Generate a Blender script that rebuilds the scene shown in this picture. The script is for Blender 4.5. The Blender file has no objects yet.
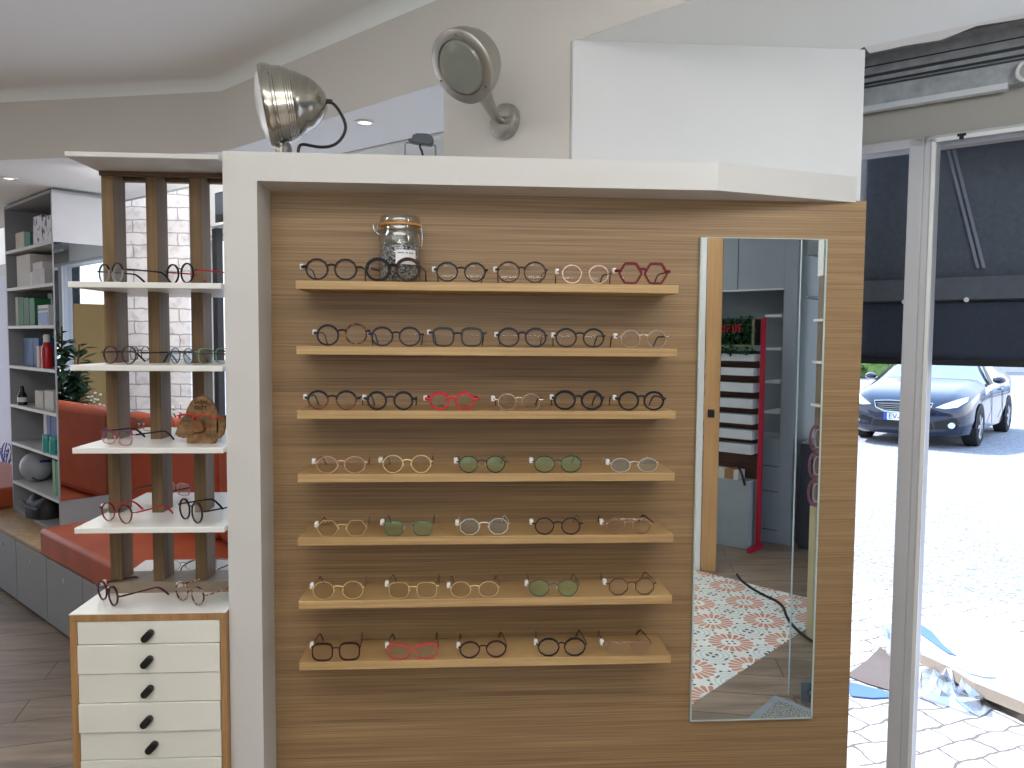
import bpy, bmesh, math, random
from mathutils import Vector, Matrix
random.seed(7)
SC = bpy.context.scene
COL = SC.collection
pi = math.pi
# ------------------------------------------------------------------ camera
F = 765.0
YAW, PITCH, ROLL = 0.06622809, 0.05993318, 0.00774531
CAM = Vector((0, 0, 1.55))
fw = Vector((math.sin(YAW)*math.cos(PITCH), math.cos(YAW)*math.cos(PITCH), -math.sin(PITCH)))
rt0 = Vector((math.cos(YAW), -math.sin(YAW), 0)); up0 = rt0.cross(fw)
RT = math.cos(ROLL)*rt0 + math.sin(ROLL)*up0
UP = -math.sin(ROLL)*rt0 + math.cos(ROLL)*up0
cd = bpy.data.cameras.new('camera'); cam = bpy.data.objects.new('camera', cd); COL.objects.link(cam)
cd.sensor_width = 36; cd.lens = F/1024*36; cd.clip_start = 0.05; cd.clip_end = 300
mw = Matrix((RT, UP, -fw)).transposed().to_4x4(); mw.translation = CAM
cam.matrix_world = mw
SC.camera = cam
SC.view_settings.view_transform = 'Standard'
SC.view_settings.look = 'None'
SC.view_settings.exposure = 0.0
try:
    SC.cycles.use_denoising = True
    SC.cycles.max_bounces = 10; SC.cycles.transparent_max_bounces = 24
    SC.cycles.sample_clamp_indirect = 6.0
    SC.cycles.caustics_reflective = False; SC.cycles.caustics_refractive = False
except Exception:
    pass

def ray(x, y): return fw + (x-512)/F*RT - (y-384)/F*UP
def onp(x, y, n, d):
    v = ray(x, y); n = Vector(n); return CAM + v*((d - n.dot(CAM))/n.dot(v))
def aty(x, y, Y): return onp(x, y, (0, 1, 0), Y)
def atz(x, y, Z): return onp(x, y, (0, 0, 1), Z)
MIRY = 2.14
def mz(x, y, z=0.0):
    p = atz(x, y, z); return Vector((p.x, 2*MIRY - p.y, p.z))

# ------------------------------------------------------------------ materials
def lin(c):
    c /= 255.0
    return c/12.92 if c <= 0.04045 else ((c+0.055)/1.055)**2.4
def rgb(h):
    h = h.lstrip('#'); return (lin(int(h[0:2], 16)), lin(int(h[2:4], 16)), lin(int(h[4:6], 16)), 1)
MC = {}
def nd(nt, t, **kw):
    n = nt.nodes.new(t)
    for k, v in kw.items(): setattr(n, k, v)
    return n
def mat(name, color='#808080', rough=0.5, metal=0.0, var=0.06, scale=6.0, stretch=(1, 1, 1), color2=None, bump=0.0,
        emit=0.0, coat=0.0, ramp=(0.3, 0.7), detail=4.0, spec=0.5, coords='Object'):
    if name in MC: return MC[name]
    m = bpy.data.materials.new(name); m.use_nodes = True; nt = m.node_tree
    b = nt.nodes['Principled BSDF']; b.inputs['Roughness'].default_value = rough; b.inputs['Metallic'].default_value = metal
    b.inputs['Specular IOR Level'].default_value = spec
    if coat: b.inputs['Coat Weight'].default_value = coat; b.inputs['Coat Roughness'].default_value = 0.05
    c1 = rgb(color)
    if color2: c2 = rgb(color2)
    else: c2 = tuple(min(1, v*(1-var*2)) for v in c1[:3]) + (1,)
    tc = nd(nt, 'ShaderNodeTexCoord'); mp = nd(nt, 'ShaderNodeMapping'); mp.inputs['Scale'].default_value = stretch
    nz = nd(nt, 'ShaderNodeTexNoise'); nz.inputs['Scale'].default_value = scale; nz.inputs['Detail'].default_value = detail
    cr = nd(nt, 'ShaderNodeValToRGB'); cr.color_ramp.elements[0].position = ramp[0]; cr.color_ramp.elements[1].position = ramp[1]
    cr.color_ramp.elements[0].color = c2; cr.color_ramp.elements[1].color = c1
    L = nt.links.new
    L(tc.outputs[coords], mp.inputs['Vector']); L(mp.outputs[0], nz.inputs['Vector']); L(nz.outputs['Fac'], cr.inputs[0])
    L(cr.outputs[0], b.inputs['Base Color'])
    if bump:
        bp = nd(nt, 'ShaderNodeBump'); bp.inputs['Strength'].default_value = bump; bp.inputs['Distance'].default_value = 0.01
        L(nz.outputs['Fac'], bp.inputs['Height']); L(bp.outputs[0], b.inputs['Normal'])
    if emit:
        L(cr.outputs[0], b.inputs['Emission Color']); b.inputs['Emission Strength'].default_value = emit
    MC[name] = m; return m
def glass(name, tint='#f4f6f6', refl=0.08, gloss='#ffffff', rough=0.02):
    if name in MC: return MC[name]
    m = bpy.data.materials.new(name); m.use_nodes = True; nt = m.node_tree; nt.nodes.clear(); L = nt.links.new
    o = nd(nt, 'ShaderNodeOutputMaterial'); t = nd(nt, 'ShaderNodeBsdfTransparent'); t.inputs[0].default_value = rgb(tint)
    g = nd(nt, 'ShaderNodeBsdfGlossy'); g.inputs['Color'].default_value = rgb(gloss); g.inputs['Roughness'].default_value = rough
    lw = nd(nt, 'ShaderNodeLayerWeight'); lw.inputs[0].default_value = 0.35
    mm = nd(nt, 'ShaderNodeMath', operation='MULTIPLY_ADD'); mm.inputs[1].default_value = 0.5; mm.inputs[2].default_value = refl
    mm.use_clamp = True
    nz = nd(nt, 'ShaderNodeTexNoise'); nz.inputs['Scale'].default_value = 2.0
    m2 = nd(nt, 'ShaderNodeMath', operation='MULTIPLY'); m3 = nd(nt, 'ShaderNodeMath', operation='MULTIPLY_ADD'); m3.inputs[1].default_value = 0.3; m3.inputs[2].default_value = 0.85
    L(nz.outputs['Fac'], m3.inputs[0])
    mx = nd(nt, 'ShaderNodeMixShader')
    L(lw.outputs['Facing'], mm.inputs[0]); L(mm.outputs[0], m2.inputs[0]); L(m3.outputs[0], m2.inputs[1]); L(m2.outputs[0], mx.inputs[0])
    L(t.outputs[0], mx.inputs[1]); L(g.outputs[0], mx.inputs[2]); L(mx.outputs[0], o.inputs[0])
    MC[name] = m; return m
def wood(name, dark, light, axis=2, freq=110, along=2.0, rough=0.5, bump=0.15, contrast=(0.32, 0.68), big=True):
    """fine straight grain; lines vary quickly along `axis`."""
    if name in MC: return MC[name]
    m = bpy.data.materials.new(name); m.use_nodes = True; nt = m.node_tree; L = nt.links.new
    b = nt.nodes['Principled BSDF']; b.inputs['Roughness'].default_value = rough
    tc = nd(nt, 'ShaderNodeTexCoord')
    def noise(s_fast, s_slow, det):
        mp = nd(nt, 'ShaderNodeMapping'); s = [s_slow]*3
        for a in (axis if isinstance(axis, tuple) else (axis,)): s[a] = s_fast
        mp.inputs['Scale'].default_value = s
        n = nd(nt, 'ShaderNodeTexNoise'); n.inputs['Scale'].default_value = 1.0; n.inputs['Detail'].default_value = det; n.inputs['Roughness'].default_value = 0.6
        L(tc.outputs['Object'], mp.inputs['Vector']); L(mp.outputs[0], n.inputs['Vector']); return n
    n1 = noise(freq, along, 3.0); n2 = noise(freq*0.18, along*0.6, 2.0)
    mx = nd(nt, 'ShaderNodeMath', operation='MULTIPLY_ADD'); mx.inputs[1].default_value = 0.65
    m2 = nd(nt, 'ShaderNodeMath', operation='MULTIPLY'); m2.inputs[1].default_value = 0.35
    L(n2.outputs['Fac'], m2.inputs[0]); L(n1.outputs['Fac'], mx.inputs[0]); L(m2.outputs[0], mx.inputs[2])
    cr = nd(nt, 'ShaderNodeValToRGB'); e = cr.color_ramp.elements
    e[0].position = contrast[0]; e[1].position = contrast[1]; e[0].color = rgb(dark); e[1].color = rgb(light)
    L(mx.outputs[0], cr.inputs[0]); L(cr.outputs[0], b.inputs['Base Color'])
    bp = nd(nt, 'ShaderNodeBump'); bp.inputs['Strength'].default_value = bump; bp.inputs['Distance'].default_value = 0.002
    L(mx.outputs[0], bp.inputs['Height']); L(bp.outputs[0], b.inputs['Normal'])
    MC[name] = m; return m

M_WHITE = mat('white_paint', '#e9e7e2', 0.6, var=0.012, scale=1.2)
M_CEIL = mat('ceiling_paint', '#f2f5f3', 0.8, var=0.01, scale=0.8)
M_GREYW = mat('warm_grey_paint', '#d6d1ca', 0.75, var=0.012, scale=0.9)
M_FRAME = mat('frame_lacquer', '#cbc8c4', 0.45, var=0.01, scale=1.0)
M_OAK = wood('oak_veneer', '#6d5337', '#ab8a61', 2, 300, 1.8, 0.5, .1, (.32, .68))
M_OAKS = wood('oak_shelf', '#99774c', '#c3a16f', 2, 160, 3.0, 0.5, 0.05)
M_OAKTOP = wood('oak_edge', '#8a6238', '#b58a5a', (0, 1), 60, 3.0, 0.55, 0.05)
M_POST = wood('slat_timber', '#453420', '#846640', (0, 1), 50, 1.6, 0.6, 0.12, (0.3, 0.72))
M_DARKTR = mat('dark_timber', '#5b3c22', 0.6, var=0.2, scale=20, stretch=(1, 6, 6))
M_LACQ = mat('white_lacquer', '#e3e1dc', 0.25, var=0.008)
M_DRAWER = mat('drawer_white', '#dedbd1', 0.45, var=0.008)
M_BLACK = mat('black_plastic', '#141416', 0.4, var=0.2)
M_BLACKM = mat('black_rubber', '#1b1b1d', 0.7, var=0.2)
M_NICKEL = mat('brushed_nickel', '#bdb8ad', 0.2, 1.0, var=0.1, scale=3, stretch=(40, 1, 1))
M_NICKELD = mat('satin_nickel', '#b9b6b0', 0.42, 1.0, var=0.06, scale=30)
M_ALU = mat('aluminium_frame', '#bebec2', 0.45, 0.0, var=0.03)
M_ALUL = mat('glazing_bead', '#e2e2e0', 0.4, var=0.02)
M_GALV = mat('galvanised_steel', '#c0c4c9', 0.42, 0.3, var=0.16, scale=26, detail=6)
M_GALVD = mat('dark_galvanised_steel', '#85898e', 0.5, 0.5, var=0.15, scale=20)
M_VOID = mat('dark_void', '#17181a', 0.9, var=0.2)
M_BLIND = mat('navy_fabric', '#5b626e', 0.85, var=0.1, scale=60, bump=0.1)
M_BLINDD = mat('deep_navy_fabric', '#394152', 0.85, var=0.1, scale=60)
M_BENCH = mat('grey_laminate', '#8b8c8c', 0.5, var=0.03)
M_CASE = mat('bookcase_grey', '#9a9ca2', 0.5, var=0.03)
M_CASEL = mat('bookcase_edge', '#c9c9c8', 0.5, var=0.02)
M_ORANGE = mat('orange_vinyl', '#a84a22', 0.55, var=0.12, scale=5, bump=0.06)
M_ORANGED = mat('orange_fabric', '#a8431d', 0.7, var=0.1, scale=8)
M_LAV = mat('lavender_grey_paint', '#b9b9c6', 0.7, var=0.02)
M_MIRROR = None
def mirror_mat():
    m = bpy.data.materials.new('mirror_silver'); m.use_nodes = True; nt = m.node_tree
    b = nt.nodes['Principled BSDF']; b.inputs['Metallic'].default_value = 1; b.inputs['Roughness'].default_value = 0.0
    nz = nd(nt, 'ShaderNodeTexNoise'); nz.inputs['Scale'].default_value = 1.0
    cr = nd(nt, 'ShaderNodeValToRGB'); cr.color_ramp.elements[0].color = (0.83, 0.87, 0.88, 1); cr.color_ramp.elements[1].color = (0.86, 0.9, 0.91, 1)
    nt.links.new(nz.outputs['Fac'], cr.inputs[0]); nt.links.new(cr.outputs[0], b.inputs['Base Color']); return m
M_MIRROR = mirror_mat()
M_PANE = glass('clear_pane', '#f7f9f9', 0.0, '#777777')
M_LENS = glass('clear_lens', '#efece8', 0.015)
M_LENSG = glass('green_coated_lens', '#e8efe9', 0.13, '#86eebc', 0.2)
M_LENSB = glass('blue_coated_lens', '#e9ecec', 0.13, '#a8d8f4', 0.2)
M_JAR = glass('jar_glass', '#eef0ee', 0.10)
M_PLASTICFILM = glass('clear_film', '#d9e2ee', 0.25, '#ffffff', 0.15)
M_TAG = mat('white_tag', '#e9e6e6', 0.4, var=0.03)

# ------------------------------------------------------------------ mesh builder
class MB:
    def __init__(s): s.v = []; s.f = []; s.m = []
    def add(s, vs, fs, m=0):
        k = len(s.v); s.v += [Vector(v) for v in vs]; s.f += [tuple(i+k for i in f) for f in fs]; s.m += [m]*len(fs); return s
    def box(s, x0, x1, y0, y1, z0, z1, m=0):
        return s.add([(x0,y0,z0),(x1,y0,z0),(x1,y1,z0),(x0,y1,z0),(x0,y0,z1),(x1,y0,z1),(x1,y1,z1),(x0,y1,z1)],
                     [(0,3,2,1),(4,5,6,7),(0,1,5,4),(1,2,6,5),(2,3,7,6),(3,0,4,7)], m)
    def obox(s, o, ex, ey, ez, m=0):
        """box from corner o with edge vectors."""
        o, ex, ey, ez = map(Vector, (o, ex, ey, ez))
        if ex.cross(ey).dot(ez) < 0: ex, ey = ey, ex
        return s.add([o, o+ex, o+ex+ey, o+ey, o+ez, o+ex+ez, o+ex+ey+ez, o+ey+ez],
                     [(0,3,2,1),(4,5,6,7),(0,1,5,4),(1,2,6,5),(2,3,7,6),(3,0,4,7)], m)
    def prism(s, poly, z0, z1, m=0):
        a = sum(poly[i][0]*poly[(i+1)%len(poly)][1]-poly[(i+1)%len(poly)][0]*poly[i][1] for i in range(len(poly)))
        if a < 0: poly = poly[::-1]
        n = len(poly)
        s.add([(p[0], p[1], z0) for p in poly]+[(p[0], p[1], z1) for p in poly],
              [tuple(range(n-1, -1, -1)), tuple(range(n, 2*n))]+[(i, (i+1)%n, n+(i+1)%n, n+i) for i in range(n)], m); return s
    def extrude(s, pts, vec, m=0):
        pts = [Vector(p) for p in pts]; n = len(pts); vec = Vector(vec)
        nrm = Vector((0,0,0))
        for i in range(n): nrm += pts[i].cross(pts[(i+1)%n])
        if nrm.dot(vec) < 0: pts = pts[::-1]
        return s.add(pts+[p+vec for p in pts], [tuple(range(n-1,-1,-1)), tuple(range(n,2*n))]+[(i,(i+1)%n,n+(i+1)%n,n+i) for i in range(n)], m)
    def tube(s, path, r, n=8, m=0, closed=False, flat=1.0):
        path = [Vector(p) for p in path]; k = len(path); rs = r if isinstance(r, (list, tuple)) else [r]*k
        base = len(s.v); prev = None
        for i, p in enumerate(path):
            if closed: t = path[(i+1)%k]-path[i-1]
            else: t = path[min(i+1,k-1)]-path[max(i-1,0)]
            if t.length < 1e-9: t = Vector((0,0,1))
            t.normalize()
            if prev is None:
                a = Vector((0,0,1)) if abs(t.z) < 0.9 else Vector((1,0,0))
                u = a.cross(t).normalized()
            else:
                u = prev - t*prev.dot(t)
                u = u.normalized() if u.length > 1e-6 else prev
            prev = u; w = t.cross(u)
            for j in range(n):
                q = 2*pi*j/n; s.v.append(p+(u*math.cos(q)*flat+w*math.sin(q))*rs[i])
        for i in range(k if closed else k-1):
            for j in range(n):
                a = base+i*n+j; b = base+i*n+(j+1)%n; c = base+((i+1)%k)*n+(j+1)%n; d = base+((i+1)%k)*n+j
                s.f.append((a,b,c,d)); s.m.append(m)
        if not closed:
            s.f.append(tuple(base+j for j in range(n-1,-1,-1))); s.f.append(tuple(base+(k-1)*n+j for j in range(n))); s.m += [m, m]
        return s
    def lathe(s, prof, n=32, M=None, m=0, cap=True):
        """profile [(r, h)] about local z; M maps to place."""
        M = M or Matrix(); base = len(s.v); k = len(prof)
        for r, h in prof:
            for j in range(n):
                q = 2*pi*j/n; s.v.append(M @ Vector((r*math.cos(q), r*math.sin(q), h)))
        for i in range(k-1):
            for j in range(n):
                s.f.append((base+i*n+j, base+i*n+(j+1)%n, base+(i+1)*n+(j+1)%n, base+(i+1)*n+j)); s.m.append(m)
        if cap:
            if prof[0][0] > 1e-6: s.f.append(tuple(base+j for j in range(n-1,-1,-1))); s.m.append(m)
            if prof[-1][0] > 1e-6: s.f.append(tuple(base+(k-1)*n+j for j in range(n))); s.m.append(m)
        return s
    def quad(s, a, b, c, d, m=0): return s.add([a,b,c,d], [(0,1,2,3)], m)
    def build(s, name, mats, parent=None, smooth=False, bevel=0.0, seg=2, local=False, weld=False):
        me = bpy.data.meshes.new(name)
        vs = s.v
        if parent is not None and not local:
            inv = wmat(parent).inverted(); vs = [inv @ v for v in s.v]
        me.from_pydata([tuple(v) for v in vs], [], s.f)
        if not isinstance(mats, (list, tuple)): mats = [mats]
        for mm in mats: me.materials.append(mm)
        for p, k in zip(me.polygons, s.m): p.material_index = min(k, len(mats)-1)
        bm = bmesh.new(); bm.from_mesh(me)
        if weld: bmesh.ops.remove_doubles(bm, verts=bm.verts, dist=1e-5)
        bmesh.ops.recalc_face_normals(bm, faces=bm.faces); bm.to_mesh(me); bm.free()
        if smooth:
            for p in me.polygons: p.use_smooth = True
            try: me.set_sharp_from_angle(angle=math.radians(40))
            except Exception: pass
        o = bpy.data.objects.new(name, me); COL.objects.link(o)
        if parent is not None: o.parent = parent
        if bevel:
            b = o.modifiers.new('edge', 'BEVEL'); b.width = bevel; b.segments = seg; b.limit_method = 'ANGLE'; b.angle_limit = math.radians(40)
        return o
def wmat(o):
    M = o.matrix_basis.copy()
    p = o.parent
    while p is not None: M = p.matrix_basis @ M; p = p.parent
    return M
def tag(o, label=None, cat=None, group=None, kind=None):
    if label: o['label'] = label
    if cat: o['category'] = cat
    if group: o['group'] = group
    if kind: o['kind'] = kind
    return o
def thing(name, label, cat, loc=(0,0,0), rot=0.0, group=None):
    o = bpy.data.objects.new(name, None); COL.objects.link(o); o.location = loc; o.rotation_euler = (0, 0, rot); o.empty_display_size = 0.1
    return tag(o, label, cat, group)
def struct(name, mb, mats, label, cat, parent=None, **kw):
    o = mb.build(name, mats, parent, **kw)
    if parent is None: tag(o, label, cat, None, 'structure')
    return o
def zto(d, loc):
    """matrix taking local z to direction d at loc."""
    d = Vector(d).normalized(); q = Vector((0,0,1)).rotation_difference(d); M = q.to_matrix().to_4x4(); M.translation = Vector(loc); return M
def text_mesh(name, c):
    tmp = bpy.data.objects.new('tmp', c); COL.objects.link(tmp); bpy.context.view_layer.update()
    me = bpy.data.meshes.new_from_object(tmp.evaluated_get(bpy.context.evaluated_depsgraph_get()))
    bpy.data.objects.remove(tmp); me.name = name
    o = bpy.data.objects.new(name, me); COL.objects.link(o); return o
def text(name, body, size, loc, xdir, updir, m, parent=None, ext=0.0004, align='CENTER'):
    c = bpy.data.curves.new(name, 'FONT'); c.body = body; c.size = size; c.align_x = align; c.align_y = 'CENTER'; c.extrude = ext
    c.materials.append(m); o = text_mesh(name, c)
    x = Vector(xdir).normalized(); u = Vector(updir).normalized(); n = x.cross(u)
    M = Matrix((x, u, n)).transposed().to_4x4(); M.translation = Vector(loc)
    if parent is not None:
        o.parent = parent; M = wmat(parent).inverted() @ M
    o.matrix_basis = M
    return o

# ------------------------------------------------------------------ building axes
A48 = math.radians(48.5)
FN = Vector((math.cos(A48), math.sin(A48), 0))          # facade outward normal
FR = Vector((math.sin(A48), -math.cos(A48), 0))         # along the facade, toward the near end
P0 = CAM + ray(905, 338)*2.55; P0.z = 0                 # foot of the mullion centre
def fac(s, o, z): return P0 + FR*s + FN*o + Vector((0, 0, z))
FD = FN.dot(P0)
def sF(px, py, off=0.0):                                # facade coordinate under a picture point
    p = onp(px, py, FN, FD+off); return (p-P0).dot(FR), p.z
BD = Vector((0.703, -0.712, 0)); BN = Vector((0.712, 0.703, 0))     # bench direction and its normal (away from the viewer)

# ------------------------------------------------------------------ room shell
# floor: wood-look tiles inside
def floor_mat():
    m = bpy.data.materials.new('wood_look_tiles'); m.use_nodes = True; nt = m.node_tree; L = nt.links.new; b = nt.nodes['Principled BSDF']; b.inputs['Roughness'].default_value = 0.42
    tc = nd(nt, 'ShaderNodeTexCoord'); mp = nd(nt, 'ShaderNodeMapping'); mp.inputs['Rotation'].default_value = (0, 0, math.radians(-12))
    br = nd(nt, 'ShaderNodeTexBrick'); br.inputs['Scale'].default_value = 1.0; br.inputs['Brick Width'].default_value = 1.1; br.inputs['Row Height'].default_value = 0.2
    br.inputs['Mortar Size'].default_value = 0.003; br.inputs['Color1'].default_value = rgb('#94826f'); br.inputs['Color2'].default_value = rgb('#7f7061'); br.inputs['Mortar'].default_value = rgb('#4c4641')
    mp2 = nd(nt, 'ShaderNodeMapping'); mp2.inputs['Rotation'].default_value = (0, 0, math.radians(-12)); mp2.inputs['Scale'].default_value = (1.2, 9, 1)
    nz = nd(nt, 'ShaderNodeTexNoise'); nz.inputs['Scale'].default_value = 2.2; nz.inputs['Detail'].default_value = 6
    cr = nd(nt, 'ShaderNodeValToRGB'); cr.color_ramp.elements[0].position = 0.3; cr.color_ramp.elements[1].position = 0.7
    cr.color_ramp.elements[0].color = (0.55, 0.53, 0.51, 1); cr.color_ramp.elements[1].color = (1.1, 1.08, 1.05, 1)
    mx = nd(nt, 'ShaderNodeMixRGB', blend_type='MULTIPLY'); mx.inputs[0].default_value = 1
    L(tc.outputs['Object'], mp.inputs[0]); L(mp.outputs[0], br.inputs['Vector']); L(tc.outputs['Object'], mp2.inputs[0]); L(mp2.outputs[0], nz.inputs['Vector'])
    L(nz.outputs['Fac'], cr.inputs[0]); L(br.outputs['Color'], mx.inputs[1]); L(cr.outputs[0], mx.inputs[2]); L(mx.outputs[0], b.inputs['Base Color'])
    return m
def mosaic_mat():
    m = bpy.data.materials.new('patterned_cement_tiles'); m.use_nodes = True; nt = m.node_tree; L = nt.links.new; b = nt.nodes['Principled BSDF']; b.inputs['Roughness'].default_value = 0.45
    tc = nd(nt, 'ShaderNodeTexCoord'); sp = nd(nt, 'ShaderNodeSeparateXYZ'); L(tc.outputs['Object'], sp.inputs[0])
    def M(op, a, b_=None, c=None):
        n = nd(nt, 'ShaderNodeMath', operation=op)
        for i, v in enumerate((a, b_, c)):
            if v is None: continue
            if isinstance(v, (int, float)): n.inputs[i].default_value = v
            else: L(v, n.inputs[i])
        return n.outputs[0]
    S = 0.2935
    def cell(ox, oy):
        u = M('SUBTRACT', M('FRACT', M('ADD', M('DIVIDE', M('SUBTRACT', sp.outputs['X'], ox), S), 0.5)), 0.5)
        v = M('SUBTRACT', M('FRACT', M('ADD', M('DIVIDE', M('SUBTRACT', sp.outputs['Y'], oy), S), 0.5)), 0.5)
        r = M('SQRT', M('ADD', M('MULTIPLY', u, u), M('MULTIPLY', v, v))); return u, v, r, M('ARCTAN2', v, u)
    u, v, r, th = cell(1.381, 0.241)
    pet = M('GREATER_THAN', M('SINE', M('MULTIPLY', th, 18.0)), -0.6)
    ring = M('MULTIPLY', M('GREATER_THAN', r, 0.17), M('LESS_THAN', r, M('ADD', 0.37, M('MULTIPLY', M('SINE', M('MULTIPLY', th, 18.0)), 0.02))))
    petal = M('MULTIPLY', pet, ring)
    u2, v2, r2, th2 = cell(1.381+S/2, 0.241+S/2)
    def dots(cu, cv, rad, off):
        a = M('SUBTRACT', M('ABSOLUTE', cu), off[0]); b2 = M('SUBTRACT', M('ABSOLUTE', cv), off[1])
        return M('LESS_THAN', M('SQRT', M('ADD', M('MULTIPLY', a, a), M('MULTIPLY', b2, b2))), rad)
    blk = M('MAXIMUM', dots(u2, v2, 0.032, (0.075, 0.0)), M('MAXIMUM', dots(u2, v2, 0.032, (0.0, 0.075)), dots(u, v, 0.026, (0.05, 0.05))))
    blk = M('MAXIMUM', blk, M('MAXIMUM', dots(u, v, 0.026, (0.43, 0.13)), dots(u, v, 0.026, (0.13, 0.43))))
    blk = M('MAXIMUM', blk, M('MAXIMUM', dots(u2, v2, 0.024, (0.2, 0.16)), dots(u2, v2, 0.024, (0.16, 0.2))))
    arc = M('MULTIPLY', M('GREATER_THAN', M('SINE', M('MULTIPLY', r2, 75.0)), 0.55), M('LESS_THAN', r2, 0.42))
    arc = M('MULTIPLY', arc, M('GREATER_THAN', r, 0.40))
    def mix(fac, a, b_):
        n = nd(nt, 'ShaderNodeMixRGB'); L(fac, n.inputs[0])
        for i, c in ((1, a), (2, b_)):
            if isinstance(c, tuple): n.inputs[i].default_value = c
            else: L(c, n.inputs[i])
        return n.outputs[0]
    nz = nd(nt, 'ShaderNodeTexNoise'); nz.inputs['Scale'].default_value = 9
    basec = mix(nz.outputs['Fac'], rgb('#d9dad3'), rgb('#e9e8e0'))
    c = mix(M('MULTIPLY', arc, 0.55), basec, rgb('#9fb0ab')); c = mix(petal, c, rgb('#c98a72')); c = mix(blk, c, rgb('#2b3338'))
    L(c, b.inputs['Base Color']); return m
M_FLOOR = floor_mat(); M_MOSAIC = mosaic_mat()
far = fac(-8, 0, 0); near = fac(7, 0, 0)
fl = MB().prism([tuple(far[:2]), tuple(near[:2]), (near.x, -6.0), (-9.0, -6.0), (-9.0, far.y)], -0.12, 0.0)
struct('floor', fl, M_FLOOR, 'grey brown wood-look tiled shop floor', 'floor')
# patterned tile area laid flush behind the camera
c1 = mz(691, 705); c2 = mz(812, 600)
d1 = Vector((0.734, -0.68, 0)); d2 = Vector((-0.66, -0.75, 0))
q0 = Vector((2.208, 0.036, 0)); q1 = q0 + d2*1.35; q2 = q1 - d1*2.6; q3 = q0 - d1*2.6
struct('floor_tiles', MB().prism([tuple(q0[:2]), tuple(q1[:2]), tuple(q2[:2]), tuple(q3[:2])], 0.0, 0.004), M_MOSAIC, 'patterned cement tile area with pink rosettes', 'floor tiles')

# ceilings
ZC, ZU = 2.375, 2.69
G0 = Vector((0.300, 2.165, 0)); G1 = Vector((-0.06, 2.537, 0)); G2 = Vector((-1.078, 3.574, 0)); G3 = Vector((-2.189, 3.84, 0)); G4 = Vector((-6.5, 4.87, 0))
G00 = Vector((0.552, 1.883, 0)); GN = G00 + (G00-G0).normalized()*4.2
cg = [onp(x, y, (0, 0, 1), ZC) for x, y in ((864, 47), (1024, 23))]
ed = (cg[1]-cg[0]).normalized(); ed = FR
e0 = Vector((cg[0].x, cg[0].y, 0)) ; eN = e0 + ed*5
eF = fac(-0.55, -0.02, 0)
dc = MB()
back = lambda p: p + Vector((.0015, .0015, 0))
FE = FN.dot(e0)                                           # the lowered ceiling stops short of the facade
def fe(s_): q = P0 + FR*s_; return q + FN*(FE - FD)
poly = [tuple(back(p)[:2]) for p in (G4, G3, G2, G1, G0, G00, GN)] + [tuple(eN[:2]), tuple(e0[:2]), (1.10, 2.30), tuple((fe(-1.15) - FN*.05)[:2]), tuple((fe(-7.5) - FN*.05)[:2])]
dc.prism(poly, ZC, ZC+0.02)
struct('ceiling', dc, M_CEIL, 'white lowered ceiling over the display wall', 'ceiling')
# upper ceiling with soft cove and the drop face
prof = [(0.0, ZC), (0.0, 2.63)]
for k in range(0, 9):
    a = k/8*pi/2; prof.append((0.06*(1-math.cos(a)), 2.63+0.06*math.sin(a)))
path = [G4, G3, G2, G1, G0, G00, GN]
def offs(path, d):
    out = []
    for i, p in enumerate(path):
        a = (path[i]-path[i-1]).normalized() if i > 0 else None
        b = (path[i+1]-path[i]).normalized() if i < len(path)-1 else None
        na = Vector((a.y, -a.x, 0)) if a else None; nb = Vector((b.y, -b.x, 0)) if b else None
        if na is None: n = nb
        elif nb is None: n = na
        else:
            n = (na+nb); n = n/ n.length**2 * 2
        out.append(p + n*d)
    return out
sd = 1.0
uc = MB(); rows = [[Vector((q.x, q.y, z)) for q in offs(path, o*sd)] for o, z in prof]
np_ = len(path); uc.v = [v for r in rows for v in r]
for i in range(len(rows)-1):
    for j in range(np_-1):
        uc.f.append((i*np_+j, i*np_+j+1, (i+1)*np_+j+1, (i+1)*np_+j)); uc.m.append(0 if i < 3 else 1)
top = rows[-1]; k0 = (len(rows)-1)*np_; b0 = len(uc.v)
uc.v += [Vector((GN.x-0.6, -6.0, ZU)), Vector((-9, -6.0, ZU)), Vector((-9, 4.9, ZU))]
uc.f.append(tuple([k0+j for j in range(np_)]+[b0, b0+1, b0+2])); uc.m.append(1)
o = uc.build('ceiling', [M_GREYW, M_CEIL], smooth=True); tag(o, 'upper white ceiling with curved cove and beige bulkhead', 'ceiling', None, 'structure')

# bulkhead wall with the wall lamp (below the lowered ceiling) and white box
wl = MB(); th = Vector((0.07, 0.07, 0))
wl.extrude([(G1.x, G1.y, 1.96), (G0.x, G0.y, 1.96), (G0.x, G0.y, ZC), (G1.x, G1.y, ZC)], th)
struct('wall_oblique', wl, M_GREYW, 'beige oblique wall carrying the nickel wall lamp', 'wall')
bx1 = aty(863.5, 120, 2.15).x
bw = MB().prism([(0.3012, 2.160), (0.306, 2.1535), (bx1, 2.1535), (bx1, 2.36), (0.5, 2.36), (0.42, 2.27)], 1.95, ZC)
struct('wall_box', bw, mat('box_paint', '#cfcfd0', .7, var=.012), 'white boxed bulkhead above the oak panel', 'wall')
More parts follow.
